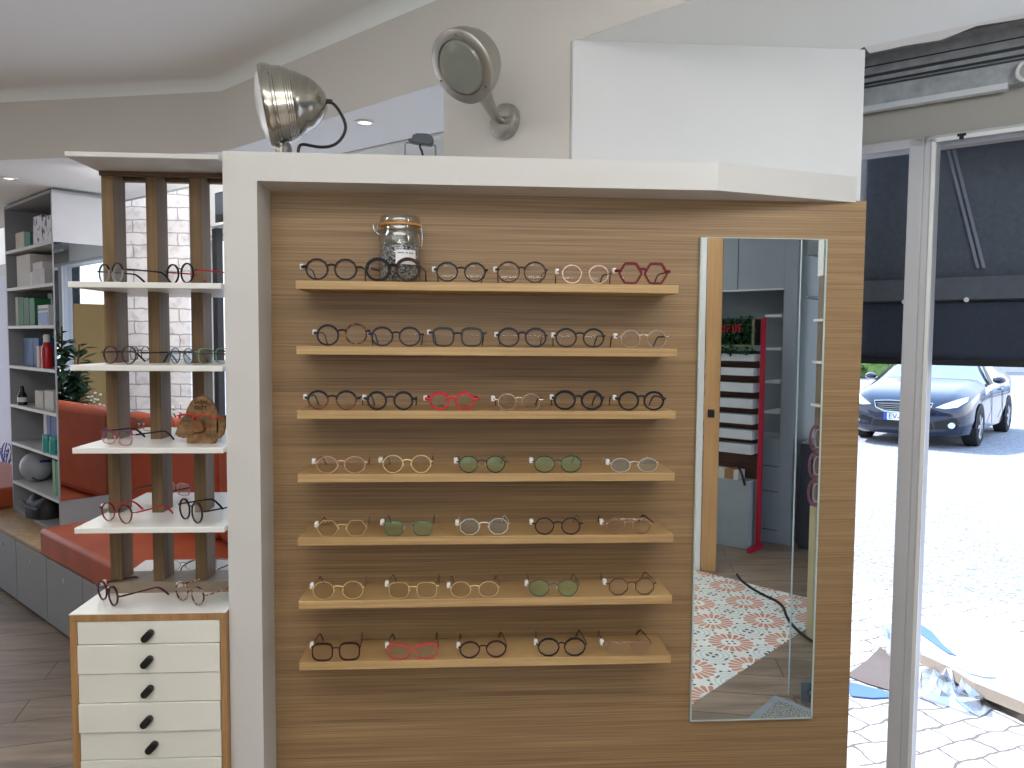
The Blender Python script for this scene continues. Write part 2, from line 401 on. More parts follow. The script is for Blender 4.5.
# thin broken plaster edge of the ceiling beside the shutter
pe = MB()
pts = []
for i in range(25):
    s_ = i*0.09; w = 0.02+0.035*random.random() if (i//3) % 3 else 0.055+0.03*random.random()
    pts.append((e0 + ed*s_ + FN*w))
for i in range(24):
    a, b_ = pts[i], pts[i+1]; c_, d_ = e0+ed*(i+1)*0.09, e0+ed*i*0.09
    pe.add([(a.x,a.y,ZC+.001),(b_.x,b_.y,ZC+.001),(c_.x,c_.y,ZC+.001),(d_.x,d_.y,ZC+.001),(a.x,a.y,ZC+.012),(b_.x,b_.y,ZC+.012),(c_.x,c_.y,ZC+.012),(d_.x,d_.y,ZC+.012)],
           [(0,3,2,1),(4,5,6,7),(0,1,5,4),(1,2,6,5),(2,3,7,6),(3,0,4,7)])
struct('trim_1', pe, M_WHITE, 'ragged plaster edge of the ceiling by the shutter', 'plaster edge')
# upstand closing the edge of the lowered ceiling along the facade
fa = fe(-1.15) - FN*.05; fb = fe(-7.5) - FN*.05
struct('trim_2', MB().obox(fa+Vector((0,0,ZC-.004)), fb-fa, FN*.02, (0,0,.05)), mat('moulding_grey', '#c4c4c0', .6), 'thin grey edge moulding of the lowered ceiling', 'moulding')

# enclosing walls
wb = MB().box(-9, near.x+.1, -6.1, -6.0, -0.1, 3.0); struct('wall_back', wb, M_WHITE, 'white rear wall of the shop', 'wall')
wb = MB().box(-9.1, -9.0, -6.0, far.y, -0.1, 3.0); struct('wall_left', wb, M_WHITE, 'white side wall of the shop', 'wall')

# ------------------------------------------------------------------ facade
Z0 = 0.02
ZP = sF(912, 150)[1]; ZDG = sF(939, 144)[1]; ZF = sF(861, 147.5)[1]; ZS = sF(863, 113)[1]
sA = sF(911, 155)[0]; sB = sF(938, 150)[0]
# solid facade above the frames and beyond the glazing
fc = MB()
fc.obox(fac(-9.0, 0, ZF), FR*15.5, FN*0.2, (0, 0, 3.0-ZF))
fc.obox(fac(-9.0, 0, -0.12), FR*4.6, FN*0.2, (0, 0, ZF+.12))
fc.obox(fac(3.2, 0, -0.12), FR*4.0, FN*0.2, (0, 0, ZF+.12))
fcw = MB().obox(fac(-9.0, -.012, ZF), FR*(9.0-1.25), FN*.012, (0,0,3.0-ZF)); struct('trim_4', fcw, M_WHITE, 'white plastered wall head above the rear windows', 'wall head')
struct('wall_right', fc, mat('grey_beige_wall', '#a9a69f', .8, var=.02), 'grey beige street wall above the windows', 'wall')
# windows
def pane_window(name, s0, s1, stile_l, stile_r, label, kind_cat, top_z, sill=0.05, bead=True, sides=True):
    t = thing(name, label, kind_cat, fac(s0, 0, 0)); t['kind'] = 'structure'
    f = MB()
    f.obox(fac(s0, -0.03, 0), FR*stile_l, FN*0.08, (0, 0, ZF)); f.obox(fac(s1-stile_r, -0.03, 0), FR*stile_r, FN*0.08, (0, 0, ZF))
    f.obox(fac(s0, -0.03, top_z), FR*(s1-s0), FN*0.08, (0, 0, ZF-top_z)); f.obox(fac(s0, -0.03, 0), FR*(s1-s0), FN*0.08, (0, 0, sill))
    f.build('window_frame', M_ALU, t, bevel=.003)
    if bead:
        g = MB(); w = 0.012
        a0, a1 = s0+stile_l-w, s1-stile_r+w
        if sides: g.obox(fac(a0, -0.036, sill), FR*w, FN*.012, (0,0,top_z-sill+w)); g.obox(fac(a1-w, -0.036, sill), FR*w, FN*.012, (0,0,top_z-sill+w)); g.obox(fac(a0, -0.036, top_z), FR*(a1-a0), FN*.012, (0,0,w))
        g.build('glazing_bead', M_ALUL, t)
    g = MB().quad(fac(s0+stile_l, 0.01, sill), fac(s1-stile_r, 0.01, sill), fac(s1-stile_r, 0.01, top_z), fac(s0+stile_l, 0.01, top_z))
    g.build('pane', M_PANE, t); return t
mid = sA + (sB-sA)*0.55
pane_window('window_1', -1.05, mid, 0.06, mid-sA, 'grey framed fixed window pane beside the oak panel', 'window', ZP, 0.03, True, False)
d = pane_window('door_1', mid, mid+1.05, sB-mid, 0.09, 'grey framed glass shop door with white glazing bead', 'door', ZDG, 0.03, True)
# small dark catch on the door head
cx, cz = sF(963.5, 136)
MB().obox(fac(cx-.012, -.04, cz-.008), FR*.024, FN*.012, (0,0,.008)).obox(fac(cx-.006, -.04, cz-.016), FR*.012, FN*.012, (0,0,.009)).build('door_catch', M_BLACKM, d)
pane_window('window_2', mid+1.05, mid+2.9, 0.08, 0.08, 'grey framed fixed window near the camera', 'window', ZP, 0.03)
pane_window('window_3', -2.25, -1.05, 0.06, 0.06, 'grey framed window behind the display wall', 'window', ZP, 0.03)
pane_window('window_4', -4.4, -2.25, 0.06, 0.06, 'bright window behind the bench and brick pillar', 'window', ZP, 0.45)
# roller shutter box
sh = thing('roller_shutter', 'galvanised roller shutter housing above the shop door', 'shutter', fac(0, -.1, ZS))
zs = lambda y: sF(1000, y)[1]
prf = [(0.0, ZS), (-0.05, ZS), (-0.05, ZS+.065), (-0.035, ZS+.07), (-0.035, ZS+.078), (-0.05, ZS+.083), (-0.05, ZS+.098), (-0.035, ZS+.103), (-.055, ZS+.108), (-.055, ZS+.165), (-.085, ZS+.172), (-.085, ZS+.20), (0.0, ZS+.20)]
MB().extrude([fac(-1.2, o_, z_) for o_, z_ in prf], FR*4.0).build('housing', M_GALV, sh)
rg_ = MB()
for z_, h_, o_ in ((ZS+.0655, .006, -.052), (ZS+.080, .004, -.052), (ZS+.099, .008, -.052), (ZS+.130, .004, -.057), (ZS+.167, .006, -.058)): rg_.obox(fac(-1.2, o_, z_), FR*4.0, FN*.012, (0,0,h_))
rg_.build('groove_shade', mat('ridge_shadow', '#43474b', .6, .3), sh)  # dark strips standing in for shade in the shutter grooves
MB().obox(fac(-1.2, -0.07, ZS-.016), FR*(1.2+sF(1010, 90)[0]), FN*.03, (0,0,.018)).build('guide_strip', mat('bright_zinc', '#e4e8ec', .35, .2), sh)
MB().obox(fac(-1.2, -0.10, ZS+.195), FR*4.0, FN*.08, (0,0,.035)).build('dark_rail', M_GALVD, sh)
e_ = sF(1023, 80); cc = fac(e_[0]+.02, -.09, e_[1])
ring = MB(); ring.tube([cc + FR*math.cos(q)*.028 + Vector((0,0,math.sin(q)*.028)) for q in [2*pi*i/20 for i in range(20)]], .006, 8, closed=True); ring.build('lock_ring', M_LACQ, sh, smooth=True)
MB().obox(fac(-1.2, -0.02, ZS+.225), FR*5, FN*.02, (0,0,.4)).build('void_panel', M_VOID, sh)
# dark soffit void over the shutter
vd = MB().obox(fac(-9.0, -1.6, 2.90), FR*7.7, FN*1.7, (0,0,.02)); struct('ceiling_rear', vd, M_CEIL, 'white high ceiling strip along the rear windows', 'ceiling')
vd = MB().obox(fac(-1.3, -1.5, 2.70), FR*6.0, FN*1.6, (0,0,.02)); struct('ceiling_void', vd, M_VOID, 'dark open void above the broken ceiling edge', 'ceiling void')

# ------------------------------------------------------------------ outdoor blind
BO = 0.38
SB0 = sF(856, 250, 0.38)[0]
bl = thing('awning_blind', 'navy fabric awning blind hanging outside the shop window', 'awning', fac(0, BO, 2.6))
zb0 = sF(980, 365.1, BO)[1]; zb1 = sF(940, 301, BO)[1]; zb2 = sF(960, 277, BO)[1]
ms = MB()
NS = 40
for r in range(2):
    pass
def sheet(z0, z1, off, amp, m, name, mm):
    mb = MB(); nx, nz_ = 60, 6
    for j in range(nz_+1):
        for i in range(nx+1):
            s_ = SB0+3.6*i/nx; z_ = z0+(z1-z0)*j/nz_
            mb.v.append(fac(s_, off+amp*math.sin(s_*3.1)*math.sin(j*1.1), z_))
    for j in range(nz_):
        for i in range(nx):
            a0 = j*(nx+1)+i; mb.f.append((a0, a0+1, a0+nx+2, a0+nx+1)); mb.m.append(0)
    o_ = mb.build(name, mm, bl, smooth=True); s2 = o_.modifiers.new('thick', 'SOLIDIFY'); s2.thickness = 0.004; return o_
sheet(zb0+.01, zb1, BO, .004, 0, 'valance', M_BLINDD)
sheet(zb1-.004, 2.75, BO+.006, .006, 0, 'fabric', M_BLIND)
MB().obox(fac(SB0, BO-.012, zb0-.004), FR*3.6, FN*.024, (0,0,.02)).build('bottom_bar', M_BLACKM, bl)
MB().obox(fac(SB0, BO-.012, zb1+.002), FR*3.6, FN*.02, (0,0,zb2-zb1-.004)).build('hem_band', mat('navy_band', '#60656f', .85, var=.08, scale=40), bl)
MB().tube([fac(SB0, BO-.01, zb1), fac(3.4, BO-.01, zb1)], .004, 6).build('seam_cord', M_BLACKM, bl)
for px, py in ((905, 302), (967, 300)):
    s_, z_ = sF(px, py, BO); mb = MB(); mb.lathe([(.0, .004), (.008, .003), (.009, 0)], 12, zto(-FN, fac(s_, BO-.016, z_))); mb.build('eyelet', M_LACQ, bl, smooth=True)
p1 = onp(951, 150, FN, FD+BO-.02); p2 = onp(981, 268, FN, FD+BO-.02)
st = MB()
for k in (-.009, .009):
    st.extrude([p1+FR*(k-.005), p1+FR*(k+.005), p2+FR*(k+.005), p2+FR*(k-.005)], FN*.003)
st.build('strap', mat('strap_grey', '#868c9e', .8), bl)

# ------------------------------------------------------------------ display wall (oak panel + white frame)
YP, YH, YS = 2.15, 2.015, 2.0
dw = thing('display_wall', 'white framed oak veneer display wall with seven shelves', 'display wall', (0, 2.2, 0)); dw['kind'] = 'structure'
xl, xi = -0.607, -0.522; zt, zu = 2.018, 1.942
xr = aty(718, 175, YH).x; xe = aty(856.5, 185, 2.149).x
xp1 = aty(866.5, 201, YP).x; xp0 = -0.523; zp = aty(867, 201, YP).z
frm = MB()
frm.prism([(xl, YH), (xr, YH), (xe, YP-.001), (xe, 2.30), (xl, 2.30)], zu+.003, zt)
frm.prism([(xl, YH), (xi, YH), (xi, YP+.05), (xl, YP+.05)], 0.0, zu+.003)
frm.build('frame', M_FRAME, dw)
pn = MB().box(xp0, xp1, YP, YP+.025, 0.06, zp); pn.build('oak_panel', M_OAK, dw)
MB().box(xp0, xp1-.02, YP+.025, YP+.10, 0.0, zp-.02).build('back_board', mat('brown_backboard', '#8f6f43', .7, var=.06, scale=3), dw)
# shelves
ORD = ['topmost', 'second', 'third', 'fourth', 'fifth', 'sixth', 'lowest']
edge = [((298.7,281.2),(679,284.4)),((295.6,346.5),(676.9,348.3)),((296.7,411),(675.8,410.6)),((297.7,474.6),(675.8,472.5)),((297.6,537.5),(674,534.7)),((298.7,602),(672,594.9)),((298.7,662.9),(672,655.1))]
SX0, SX1 = -0.424, 0.572; SZ = []
for k, (a_, b2) in enumerate(edge):
    z_ = (aty(a_[0], a_[1], YS).z+aty(b2[0], b2[1], YS).z)/2; SZ.append(z_)
    mb = MB().box(SX0, SX1, YS, YP, z_-.022, z_)
    o = mb.build('display_shelf', M_OAKS, bevel=.0015)
    tag(o, '%s oak shelf board on the oak display wall' % ORD[k], 'shelf', 'oak shelves on the display wall')

# wall mirror
mt_ = thing('wall_mirror', 'tall frameless mirror fixed on the oak panel', 'mirror', (0.856, MIRY, 0.434))
zm0, zm1, xm0, xm1 = 0.433, 1.839, 0.673, 1.040
MB().quad((xm0+.002, MIRY, zm0+.002), (xm1-.002, MIRY, zm0+.002), (xm1-.002, MIRY, zm1-.002), (xm0+.002, MIRY, zm1-.002)).build('mirror_glass', M_MIRROR, mt_)
ef = MB()
w = .0035
for a0, a1, b0_, b1_ in ((xm0-.001, xm0+w, zm0, zm1), (xm1-w, xm1+.001, zm0, zm1), (xm0, xm1, zm1-w*.6, zm1), (xm0, xm1, zm0-.001, zm0+w*.6)):
    ef.box(a0, a1, MIRY-.0015, YP-.0002, b0_, b1_)
ef.build('polished_edge', mat('glass_edge', '#b9c6c2', .25), mt_)

# ------------------------------------------------------------------ eyeglasses
GC = {}
def gm(c, metal=False, rough=0.25):
    key = 'spectacle_' + c.strip('#') + ('_m' if metal else '')
    return mat(key, c, 0.3 if metal else .38, 0.45 if metal else 0.0, var=.08, scale=60, spec=.28 if not metal else .5)
def tortoise(dark, light):
    return mat('tortoise_'+dark.strip('#')+light.strip('#'), light, .36, spec=.28, var=.1, scale=90, color2=dark, ramp=(.45, .62))
def outline(shape, w, h, side, n=36):
    pts = []
    for i in range(n):
        t = 2*pi*i/n; c, s = math.cos(t), math.sin(t)
        if shape == 'round': x, z = c, s
        elif shape == 'panto':
            x, z = c*(1+0.10*s*1.0)*.95, s; x *= (1.0 if s > 0 else 1.0); z = z if s < 0 else abs(s)**1.15
        elif shape == 'square':
            e = 2/3.2; x = math.copysign(abs(c)**e, c)*(1+0.07*s)*.96; z = math.copysign(abs(s)**e, s)
        elif shape == 'rect':
            e = 2/3.6; x = math.copysign(abs(c)**e, c)*(1+0.05*s); z = math.copysign(abs(s)**e, s)
        elif shape == 'cat':
            e = 2/3.0; x = math.copysign(abs(c)**e, c)*(1+0.08*s); z = math.copysign(abs(s)**e, s)
            z += 0.22*x*side*(1 if s > 0 else .25)
        elif shape in ('hex', 'oct', 'crown'):
            k = {'hex': 6, 'oct': 8, 'crown': 10}[shape]
            ph = 0 if shape == 'oct' else pi/k
            a = (t-ph+pi/k) % (2*pi/k) - pi/k; r = math.cos(pi/k)/math.cos(a); r = r*.9+.10*(.5+.5*math.cos(pi/k))
            x, z = c*r, s*r
            if shape == 'hex': x *= 1.04; z *= 1.12
        pts.append((x*w/2, z*h/2))
    return pts
def make_glasses(label, loc, rot, W, lw, lh, gap, shape='round', rim=.0035, col='#15141a', col2=None, temple=None, tint='clear', metal=False,
                 group=None, tag_on=True, tl=.128, tilt=0.0, topbar=None, rimless=False, keyhole=False, cat='eyeglasses', name='eyeglasses', tspread=0.0, lift=0.0, low=None, zdrop=None):
    """loc: point on the shelf below the bridge, front plane at local y=0, arms go to +y."""
    t = thing(name, label, cat, loc, rot, group)
    fm = col if not isinstance(col, str) else gm(col, metal)
    fm2 = fm if col2 is None else (col2 if not isinstance(col2, str) else gm(col2, metal))
    tm = temple if (temple is not None and not isinstance(temple, str)) else gm(temple or (col if isinstance(col, str) else '#1c1418'))
    low_m = fm if low is None else gm(low, metal)
    zc = lh/2 + rim + .0005
    ca, sa = math.cos(tilt), math.sin(tilt)
    def T(x, y, z):       # small sideways tilt about the bridge
        z = z - zc; X = x*ca - z*sa; Z = x*sa + z*ca + zc; return (X, y, Z + abs(sa)*gap*.5 + lift)
    fr = MB(); dpt = .0026 if metal else .004
    for sd_ in (-1, 1):
        pts = outline(shape, lw, lh, sd_); n = len(pts); base = len(fr.v)
        for i, (x, z) in enumerate(pts):
            px_, pz_ = pts[i-1]; nx_, nz2 = pts[(i+1) % n]; tx, tz = nx_-px_, nz2-pz_; l = math.hypot(tx, tz); ox, oz = tz/l, -tx/l
            r_ = rim*(1+(.45*max(0, oz) if not metal else 0))
            cx_ = sd_*gap/2 + x
            fr.v += [Vector(T(cx_, -dpt/2, zc+z)), Vector(T(cx_+ox*r_, -dpt/2, zc+z+oz*r_)), Vector(T(cx_+ox*r_, dpt/2, zc+z+oz*r_)), Vector(T(cx_, dpt/2, zc+z))]
        for i in range(n):
            a0 = base+4*i; b0_ = base+4*((i+1) % n)
            if rimless and pts[i][1] < lh*.12: continue
            mi = (1 if (sd_ == 1 and col2 is not None) else 0)
            if low is not None and pts[i][1] < lh*.1: mi = 2
            for k in range(4): fr.f.append((a0+k, a0+(k+1) % 4, b0_+(k+1) % 4, b0_+k)); fr.m.append(mi)
    # bridge
    g2 = gap/2-lw/2; bz = zc + lh*(.20 if not keyhole else .24); br_ = max(rim*.75, .0011)
    arch = .003 if metal else .004
    fr.tube([T(x_, -.0008, bz+arch*(1-(x_/(g2+.001))**2)) for x_ in [(-1+2*i/8)*(g2+.0012) for i in range(9)]], br_ if metal else rim*.62, 8)
    if topbar:
        fr.tube([T(x_, -.0008, zc+lh*.46) for x_ in (-gap/2, -g2*.5, g2*.5, gap/2)], .0011, 6)
    # end pieces
    hz = zc + lh*(.16 if shape in ('round', 'panto', 'crown', 'oct', 'hex') else .30); hx = W/2
    for sd_ in (-1, 1):
        xin = sd_*(gap/2+lw/2*.93)
        fr.tube([T(xin, 0, hz), T(sd_*(hx-.002), .0, hz), T(sd_*hx, .004, hz)], [max(rim*.8, .0013), max(rim*.75, .0013), max(rim*.7, .0012)], 8)
    fr.build('frame', [fm, fm2, low_m], t, smooth=True, local=True)
    lm = {'clear': M_LENS, 'green': M_LENSG, 'blue': M_LENSB}[tint]
    for sd_ in (-1, 1):
        pts = outline(shape, lw+.001, lh+.001, sd_); ln = MB(); n = len(pts)
        ln.v = [Vector(T(sd_*gap/2+x, .0005-.0022*(1-(x/(lw/2))**2*.5-(z/(lh/2))**2*.5), zc+z)) for x, z in pts] + [Vector(T(sd_*gap/2, -.0026, zc))]
        for i in range(n): ln.f.append((i, (i+1) % n, n)); ln.m.append(0)
        o_ = ln.build('lens', lm, t, smooth=True, local=True)
    # temples: out from the hinge, back, drop at the ear end
    for sd_ in (-1, 1):
        tp = MB(); hzz = hz; dz = hzz - .003 + lift
        P = []
        for i in range(13):
            f_ = i/12; y_ = .004 + tl*f_
            x_ = sd_*(hx + tspread*f_*(1-f_) - .010*f_*f_)
            dd = max(0, (f_-.70)/.30); z_ = hzz+lift - (dz)*(dd*dd*(1.6-.6*dd)) 
            if zdrop is not None: z_ = hzz+lift-(dz)*f_*0.25*zdrop - dz*(1-.25*zdrop)*dd*dd
            P.append((x_, y_, z_))
        rr = ([.0011]*8+[.0014, .0018, .002, .002, .0018]) if metal else [max(.0022, rim*.8)]*3+[.002]*6+[.0024, .0028, .003, .0026]
        tp.tube(P, rr, 8, flat=.55); tp.build('temple', tm, t, smooth=True, local=True)
    if metal:
        np_ = MB()
        for sd_ in (-1, 1):
            np_.tube([T(sd_*(g2+.001), .001, zc+lh*.1), T(sd_*(g2-.001), .007, zc), T(sd_*(g2-.0005), .008, zc-lh*.12)], [.0007, .002, .0016], 6)
        np_.build('nose_pads', mat('nose_pad', '#e9e2d4', .3), t, smooth=True, local=True)
    if tag_on:
        tg = MB(); x0 = -hx
        tg.box(x0-.007, x0+.003, .010, .026, hz-.006+lift, hz+.008+lift)
        tg.build('price_tag', M_TAG, t, local=True, bevel=.002)
    return t
PXM = 765/2.005   # px per metre near the shelf front
TOR = tortoise('#1d1110', '#5c3320'); TORL = tortoise('#3a2214', '#a06a35')
spec = [
 # shelf, Lx, Rx (lens centres px), lens w px, lens h px, overall px, shape, rim px, kwargs, label
 [(317.5,345.4,20.5,19.5,60,'crown',1.7,dict(col=tortoise('#120d10','#3a2020')),'black angular-round eyeglasses with tortoise tops, first on the topmost oak shelf'),
  (377.9,407.9,22,20,54,'round',2.4,dict(col='#19141a',col2=TOR,temple='#3a2a4a',yaw=-.17),'thick round dark tortoise eyeglasses in front of the glass jar'),
  (447.3,474.8,20,18,54,'crown',1.5,dict(col='#1d1a17'),'dark brown angular-round eyeglasses just beyond the glass jar'),
  (508.5,534.8,20.5,19.5,53,'round',1.4,dict(col=TOR,temple='#2a1416'),'red brown tortoise round eyeglasses on the topmost oak shelf'),
  (571.7,598.7,19.5,17.5,56,'panto',1.0,dict(col=glass('acetate_b98f7b', '#e0bfb0', 0.20, '#f2e4da', .2),temple='#35212a'),'pale pink transparent eyeglasses on the topmost oak shelf'),
  (630,656,21,19.5,57,'hex',2.0,dict(col='#6b1420',temple='#4a1018'),'dark red hexagonal eyeglasses at the end of the topmost oak shelf')],
 [(328.3,356,19.5,19,56,'round',1.6,dict(col='#241722',col2=TORL,temple='#241722',tilt=.05),'tilted round eyeglasses with tortoise rim, first on the second oak shelf'),
  (382.5,409.6,19.5,17.5,55,'round',1.5,dict(col='#191a2c'),'dark navy round eyeglasses beside the tilted tortoise pair'),
  (443.5,471.7,20,17,58,'square',1.8,dict(col='#2b3032',temple='#20272b'),'grey green squarish eyeglasses on the second oak shelf'),
  (508.5,535.6,19.5,17.5,52,'round',1.6,dict(col='#1b1a2e',keyhole=True,temple='#4a2230'),'navy round eyeglasses with high bridge on the second oak shelf'),
  (565.8,593.5,19.5,17.5,53,'round',1.5,dict(col='#19211f',keyhole=True),'blackish green round eyeglasses with high bridge on the second oak shelf'),
  (630,657,18.5,17,56,'round',1.1,dict(col=glass('acetate_c3b7ae', '#e6e0da', 0.20, '#f2e4da', .2),temple='#26242e'),'clear rimmed round eyeglasses at the end of the second oak shelf')],
 [(318.5,346.2,19.5,17.5,55,'panto',1.5,dict(col='#141218',low='#6b4030'),'black-topped panto eyeglasses, first on the third oak shelf'),
  (377.3,403.3,17,16.5,53,'round',1.8,dict(col='#15151d'),'small thick black round eyeglasses beside the bright red pair'),
  (439.4,464.8,17,16,54,'round',1.9,dict(col='#c01f2c',temple='#5a1a1c'),'bright red round eyeglasses on the third oak shelf'),
  (507,531,17.5,16,52,'round',.9,dict(col=glass('acetate_c7b5a4', '#e8ddd2', 0.20, '#f2e4da', .2),temple='#241a1e'),'clear round eyeglasses on the third oak shelf'),
  (564.4,591.9,20,18,53,'crown',2.0,dict(col='#12141a'),'bold black angular eyeglasses on the third oak shelf'),
  (628,654,19,17.5,53,'round',1.7,dict(col='#12131a',keyhole=True),'black round keyhole eyeglasses at the end of the third oak shelf')],
 [(327.5,354.6,20,16.5,55,'round',.7,dict(col='#c9a688',metal=True,temple='#3a2018'),'thin copper metal eyeglasses, first on the fourth oak shelf'),
  (393,421,20,17.5,54,'panto',.8,dict(col='#e0c48c',metal=True,temple='#3a2818'),'thin gold metal eyeglasses on the fourth oak shelf'),
  (468.5,495.6,19,16.5,53,'panto',.9,dict(col='#2a2a26',metal=True,tint='green',temple='#2e2a20'),'thin black eyeglasses with strong green reflections on the fourth oak shelf'),
  (544,571,20,16.5,53,'round',.9,dict(col='#3f3a36',metal=True,tint='green'),'dark round metal eyeglasses with greenish lenses on the fourth oak shelf'),
  (620,648.3,19.5,14,53,'round',.6,dict(col='#d6d0c2',metal=True,tint='blue'),'small thin silver eyeglasses with bluish lenses on the fourth oak shelf')],
 [(328,356.2,20,16,52,'hex',.6,dict(col='#dbbd82',metal=True,temple='#3a2818'),'thin gold six-sided eyeglasses, first on the fifth oak shelf'),
  (394,423,19,15,54,'square',.7,dict(col='#55605c',metal=True,tint='green',temple='#241c1a'),'thin grey eyeglasses with green lenses on the fifth oak shelf'),
  (469.4,498.7,20,17,54,'oct',.7,dict(col='#dcd6c6',metal=True,tint='blue'),'thin silver many-sided eyeglasses with bluish lenses on the fifth oak shelf'),
  (544,571,18,16.5,53,'round',1.2,dict(col='#2c1f22',metal=True,temple='#2a1a1a'),'dark rimmed round eyeglasses with gold bridge on the fifth oak shelf'),
  (614.8,641.7,18,16,54,'round',.7,dict(col=glass('acetate_c4a493', '#e6cfc2', 0.20, '#f2e4da', .2),temple='#3d1518',topbar=True),'clear round eyeglasses with dark arms at the end of the fifth oak shelf')],
 [(323.8,352.7,20,18,54,'round',.78,dict(col='#dbbd82',metal=True,temple='#3a1820'),'thin gold round eyeglasses, first on the sixth oak shelf'),
  (398.8,427,20,16,54,'square',.78,dict(col='#d6b981',metal=True,temple='#241818'),'thin gold squarish eyeglasses on the sixth oak shelf'),
  (460.5,488.7,19.5,16,53,'round',.78,dict(col='#dabd92',metal=True,temple='#3a2a20'),'thin pale gold oval eyeglasses on the sixth oak shelf'),
  (538.6,568,21,17,55,'panto',.8,dict(col='#59605f',metal=True,tint='green',temple='#1c1a1e'),'grey metal eyeglasses with green reflections on the sixth oak shelf'),
  (617.6,645,20,18,54,'oct',.8,dict(col='#54342c',metal=True,temple='#3c1f1c'),'dark copper octagonal eyeglasses at the end of the sixth oak shelf')],
 [(322.7,349.6,20,17,50,'square',1.3,dict(col='#35141a',temple='#35141a'),'burgundy squarish eyeglasses, first on the lowest oak shelf'),
  (398.8,426.5,21,15,53,'cat',1.2,dict(col='#c23c48',temple='#2a1a1c'),'pinkish red cat-eye eyeglasses on the lowest oak shelf'),
  (469.4,496.4,20,16,50,'panto',1.3,dict(col='#3a1d1f',temple='#3a1a1c'),'burgundy brown panto eyeglasses on the lowest oak shelf'),
  (548,575,21,18,53,'crown',1.2,dict(col='#17141a',temple='#1f1216'),'black angular eyeglasses on the lowest oak shelf'),
  (614,641,19,14,52,'rect',.7,dict(col=glass('acetate_c99a86', '#e2c0b2', 0.20, '#f2e4da', .2),temple='#3a1a18',rimless=True,topbar=True),'pale half-rim rectangular eyeglasses at the end of the lowest oak shelf')],
]
YG = YS + .006
for k, row in enumerate(spec):
    for (lx, rx, lw, lh, ww, shp, rim, kw, lab) in row:
        X = aty((lx+rx)/2, edge[k][0][1], YG).x
        make_glasses(lab, (X, YG, SZ[k]+.0005), kw.pop('yaw', random.uniform(-.04, .04)), ww/PXM*.97, (lw-rim*.5)/PXM, (lh-rim)/PXM, (rx-lx)/PXM, shp, rim/PXM, group='eyeglasses on the %s oak shelf' % ORD[k], **kw)

# ------------------------------------------------------------------ glass jar
JX = aty(400, 250, 2.095).x; jz = SZ[0]+.0005
jar = thing('glass_jar', 'clip-top glass jar half full of grey granules on the topmost oak shelf', 'jar', (JX, 2.092, jz))
pr_ = [(.0, .002), (.050, .002), (.055, .008), (.056, .12), (.053, .137), (.050, .145), (.050, .153)]
mb = MB().lathe(pr_, 40, Matrix.Translation((JX, 2.092, jz)), cap=False); mb.build('jar_body', M_JAR, jar, smooth=True)
mb = MB().lathe([(.054, .158), (.055, .170), (.050, .178), (.0, .180)], 40, Matrix.Translation((JX, 2.092, jz)), cap=True); mb.build('lid', M_JAR, jar, smooth=True)
mb = MB().lathe([(.0515, .152), (.0565, .153), (.0565, .158), (.0515, .159)], 40, Matrix.Translation((JX, 2.092, jz)), cap=False); mb.build('rubber_seal', mat('orange_rubber', '#cf8f45', .5), jar, smooth=True)
mb = MB().lathe([(.0, .006), (.049, .006), (.052, .012), (.0525, .098), (.040, .103), (.02, .101), (.0, .104)], 40, Matrix.Translation((JX, 2.092, jz)))
mb.build('granules', mat('grey_granules', '#c9c5c8', .7, color2='#2b2932', scale=190, ramp=(.42, .58), bump=.8, detail=1.0), jar, smooth=True)
cl = MB(); c0 = Vector((JX-.058, 2.085, jz+.150))
cl.tube([c0+Vector((-.004,0,.012)), c0+Vector((-.012,-.004,.004)), c0+Vector((-.008,-.006,-.012)), c0+Vector((.004,-.004,-.02))], .0016, 6)
cl.tube([c0+Vector((0,-.006,.012)), c0+Vector((.002,-.012,-.004)), c0+Vector((-.006,-.010,-.014))], .0014, 6)
cl.tube([Vector((JX+.057*math.cos(q), 2.092+.057*math.sin(q), jz+.141)) for q in [2*pi*i/40 for i in range(40)]], .0012, 6, closed=True)
cl.tube([Vector((JX+.056, 2.088, jz+.16)), Vector((JX+.060, 2.084, jz+.13)), Vector((JX+.059, 2.082, jz+.10))], .0012, 6)
cl.build('wire_clip', mat('clip_steel', '#c8c8cc', .25, .9), jar, smooth=True)
lb = MB(); n = 10
for i in range(n+1):
    q = -pi/2 - .12 + i/n*1.0
    for z_ in (.048, .086): lb.v.append(Vector((JX+.0568*math.cos(q), 2.092+.0568*math.sin(q), jz+z_)))
for i in range(n): lb.f.append((2*i, 2*i+2, 2*i+3, 2*i+1)); lb.m.append(0)
lbo = lb.build('label', M_TAG, jar, smooth=True)
tx = MB()
for i in range(13):
    if i in (5, 8): continue
    q = -pi/2 - .02 + i*.06; r_ = .0571
    a0 = Vector((JX+r_*math.cos(q), 2.092+r_*math.sin(q), jz+.076)); dq = Vector((-math.sin(q), math.cos(q), 0))
    tx.quad(a0, a0+dq*.0022, a0+dq*.0022+Vector((0,0,.0035)), a0+Vector((0,0,.0035)))
tx.build('lettering', mat('ink_grey', '#4a4a55', .8), lbo)

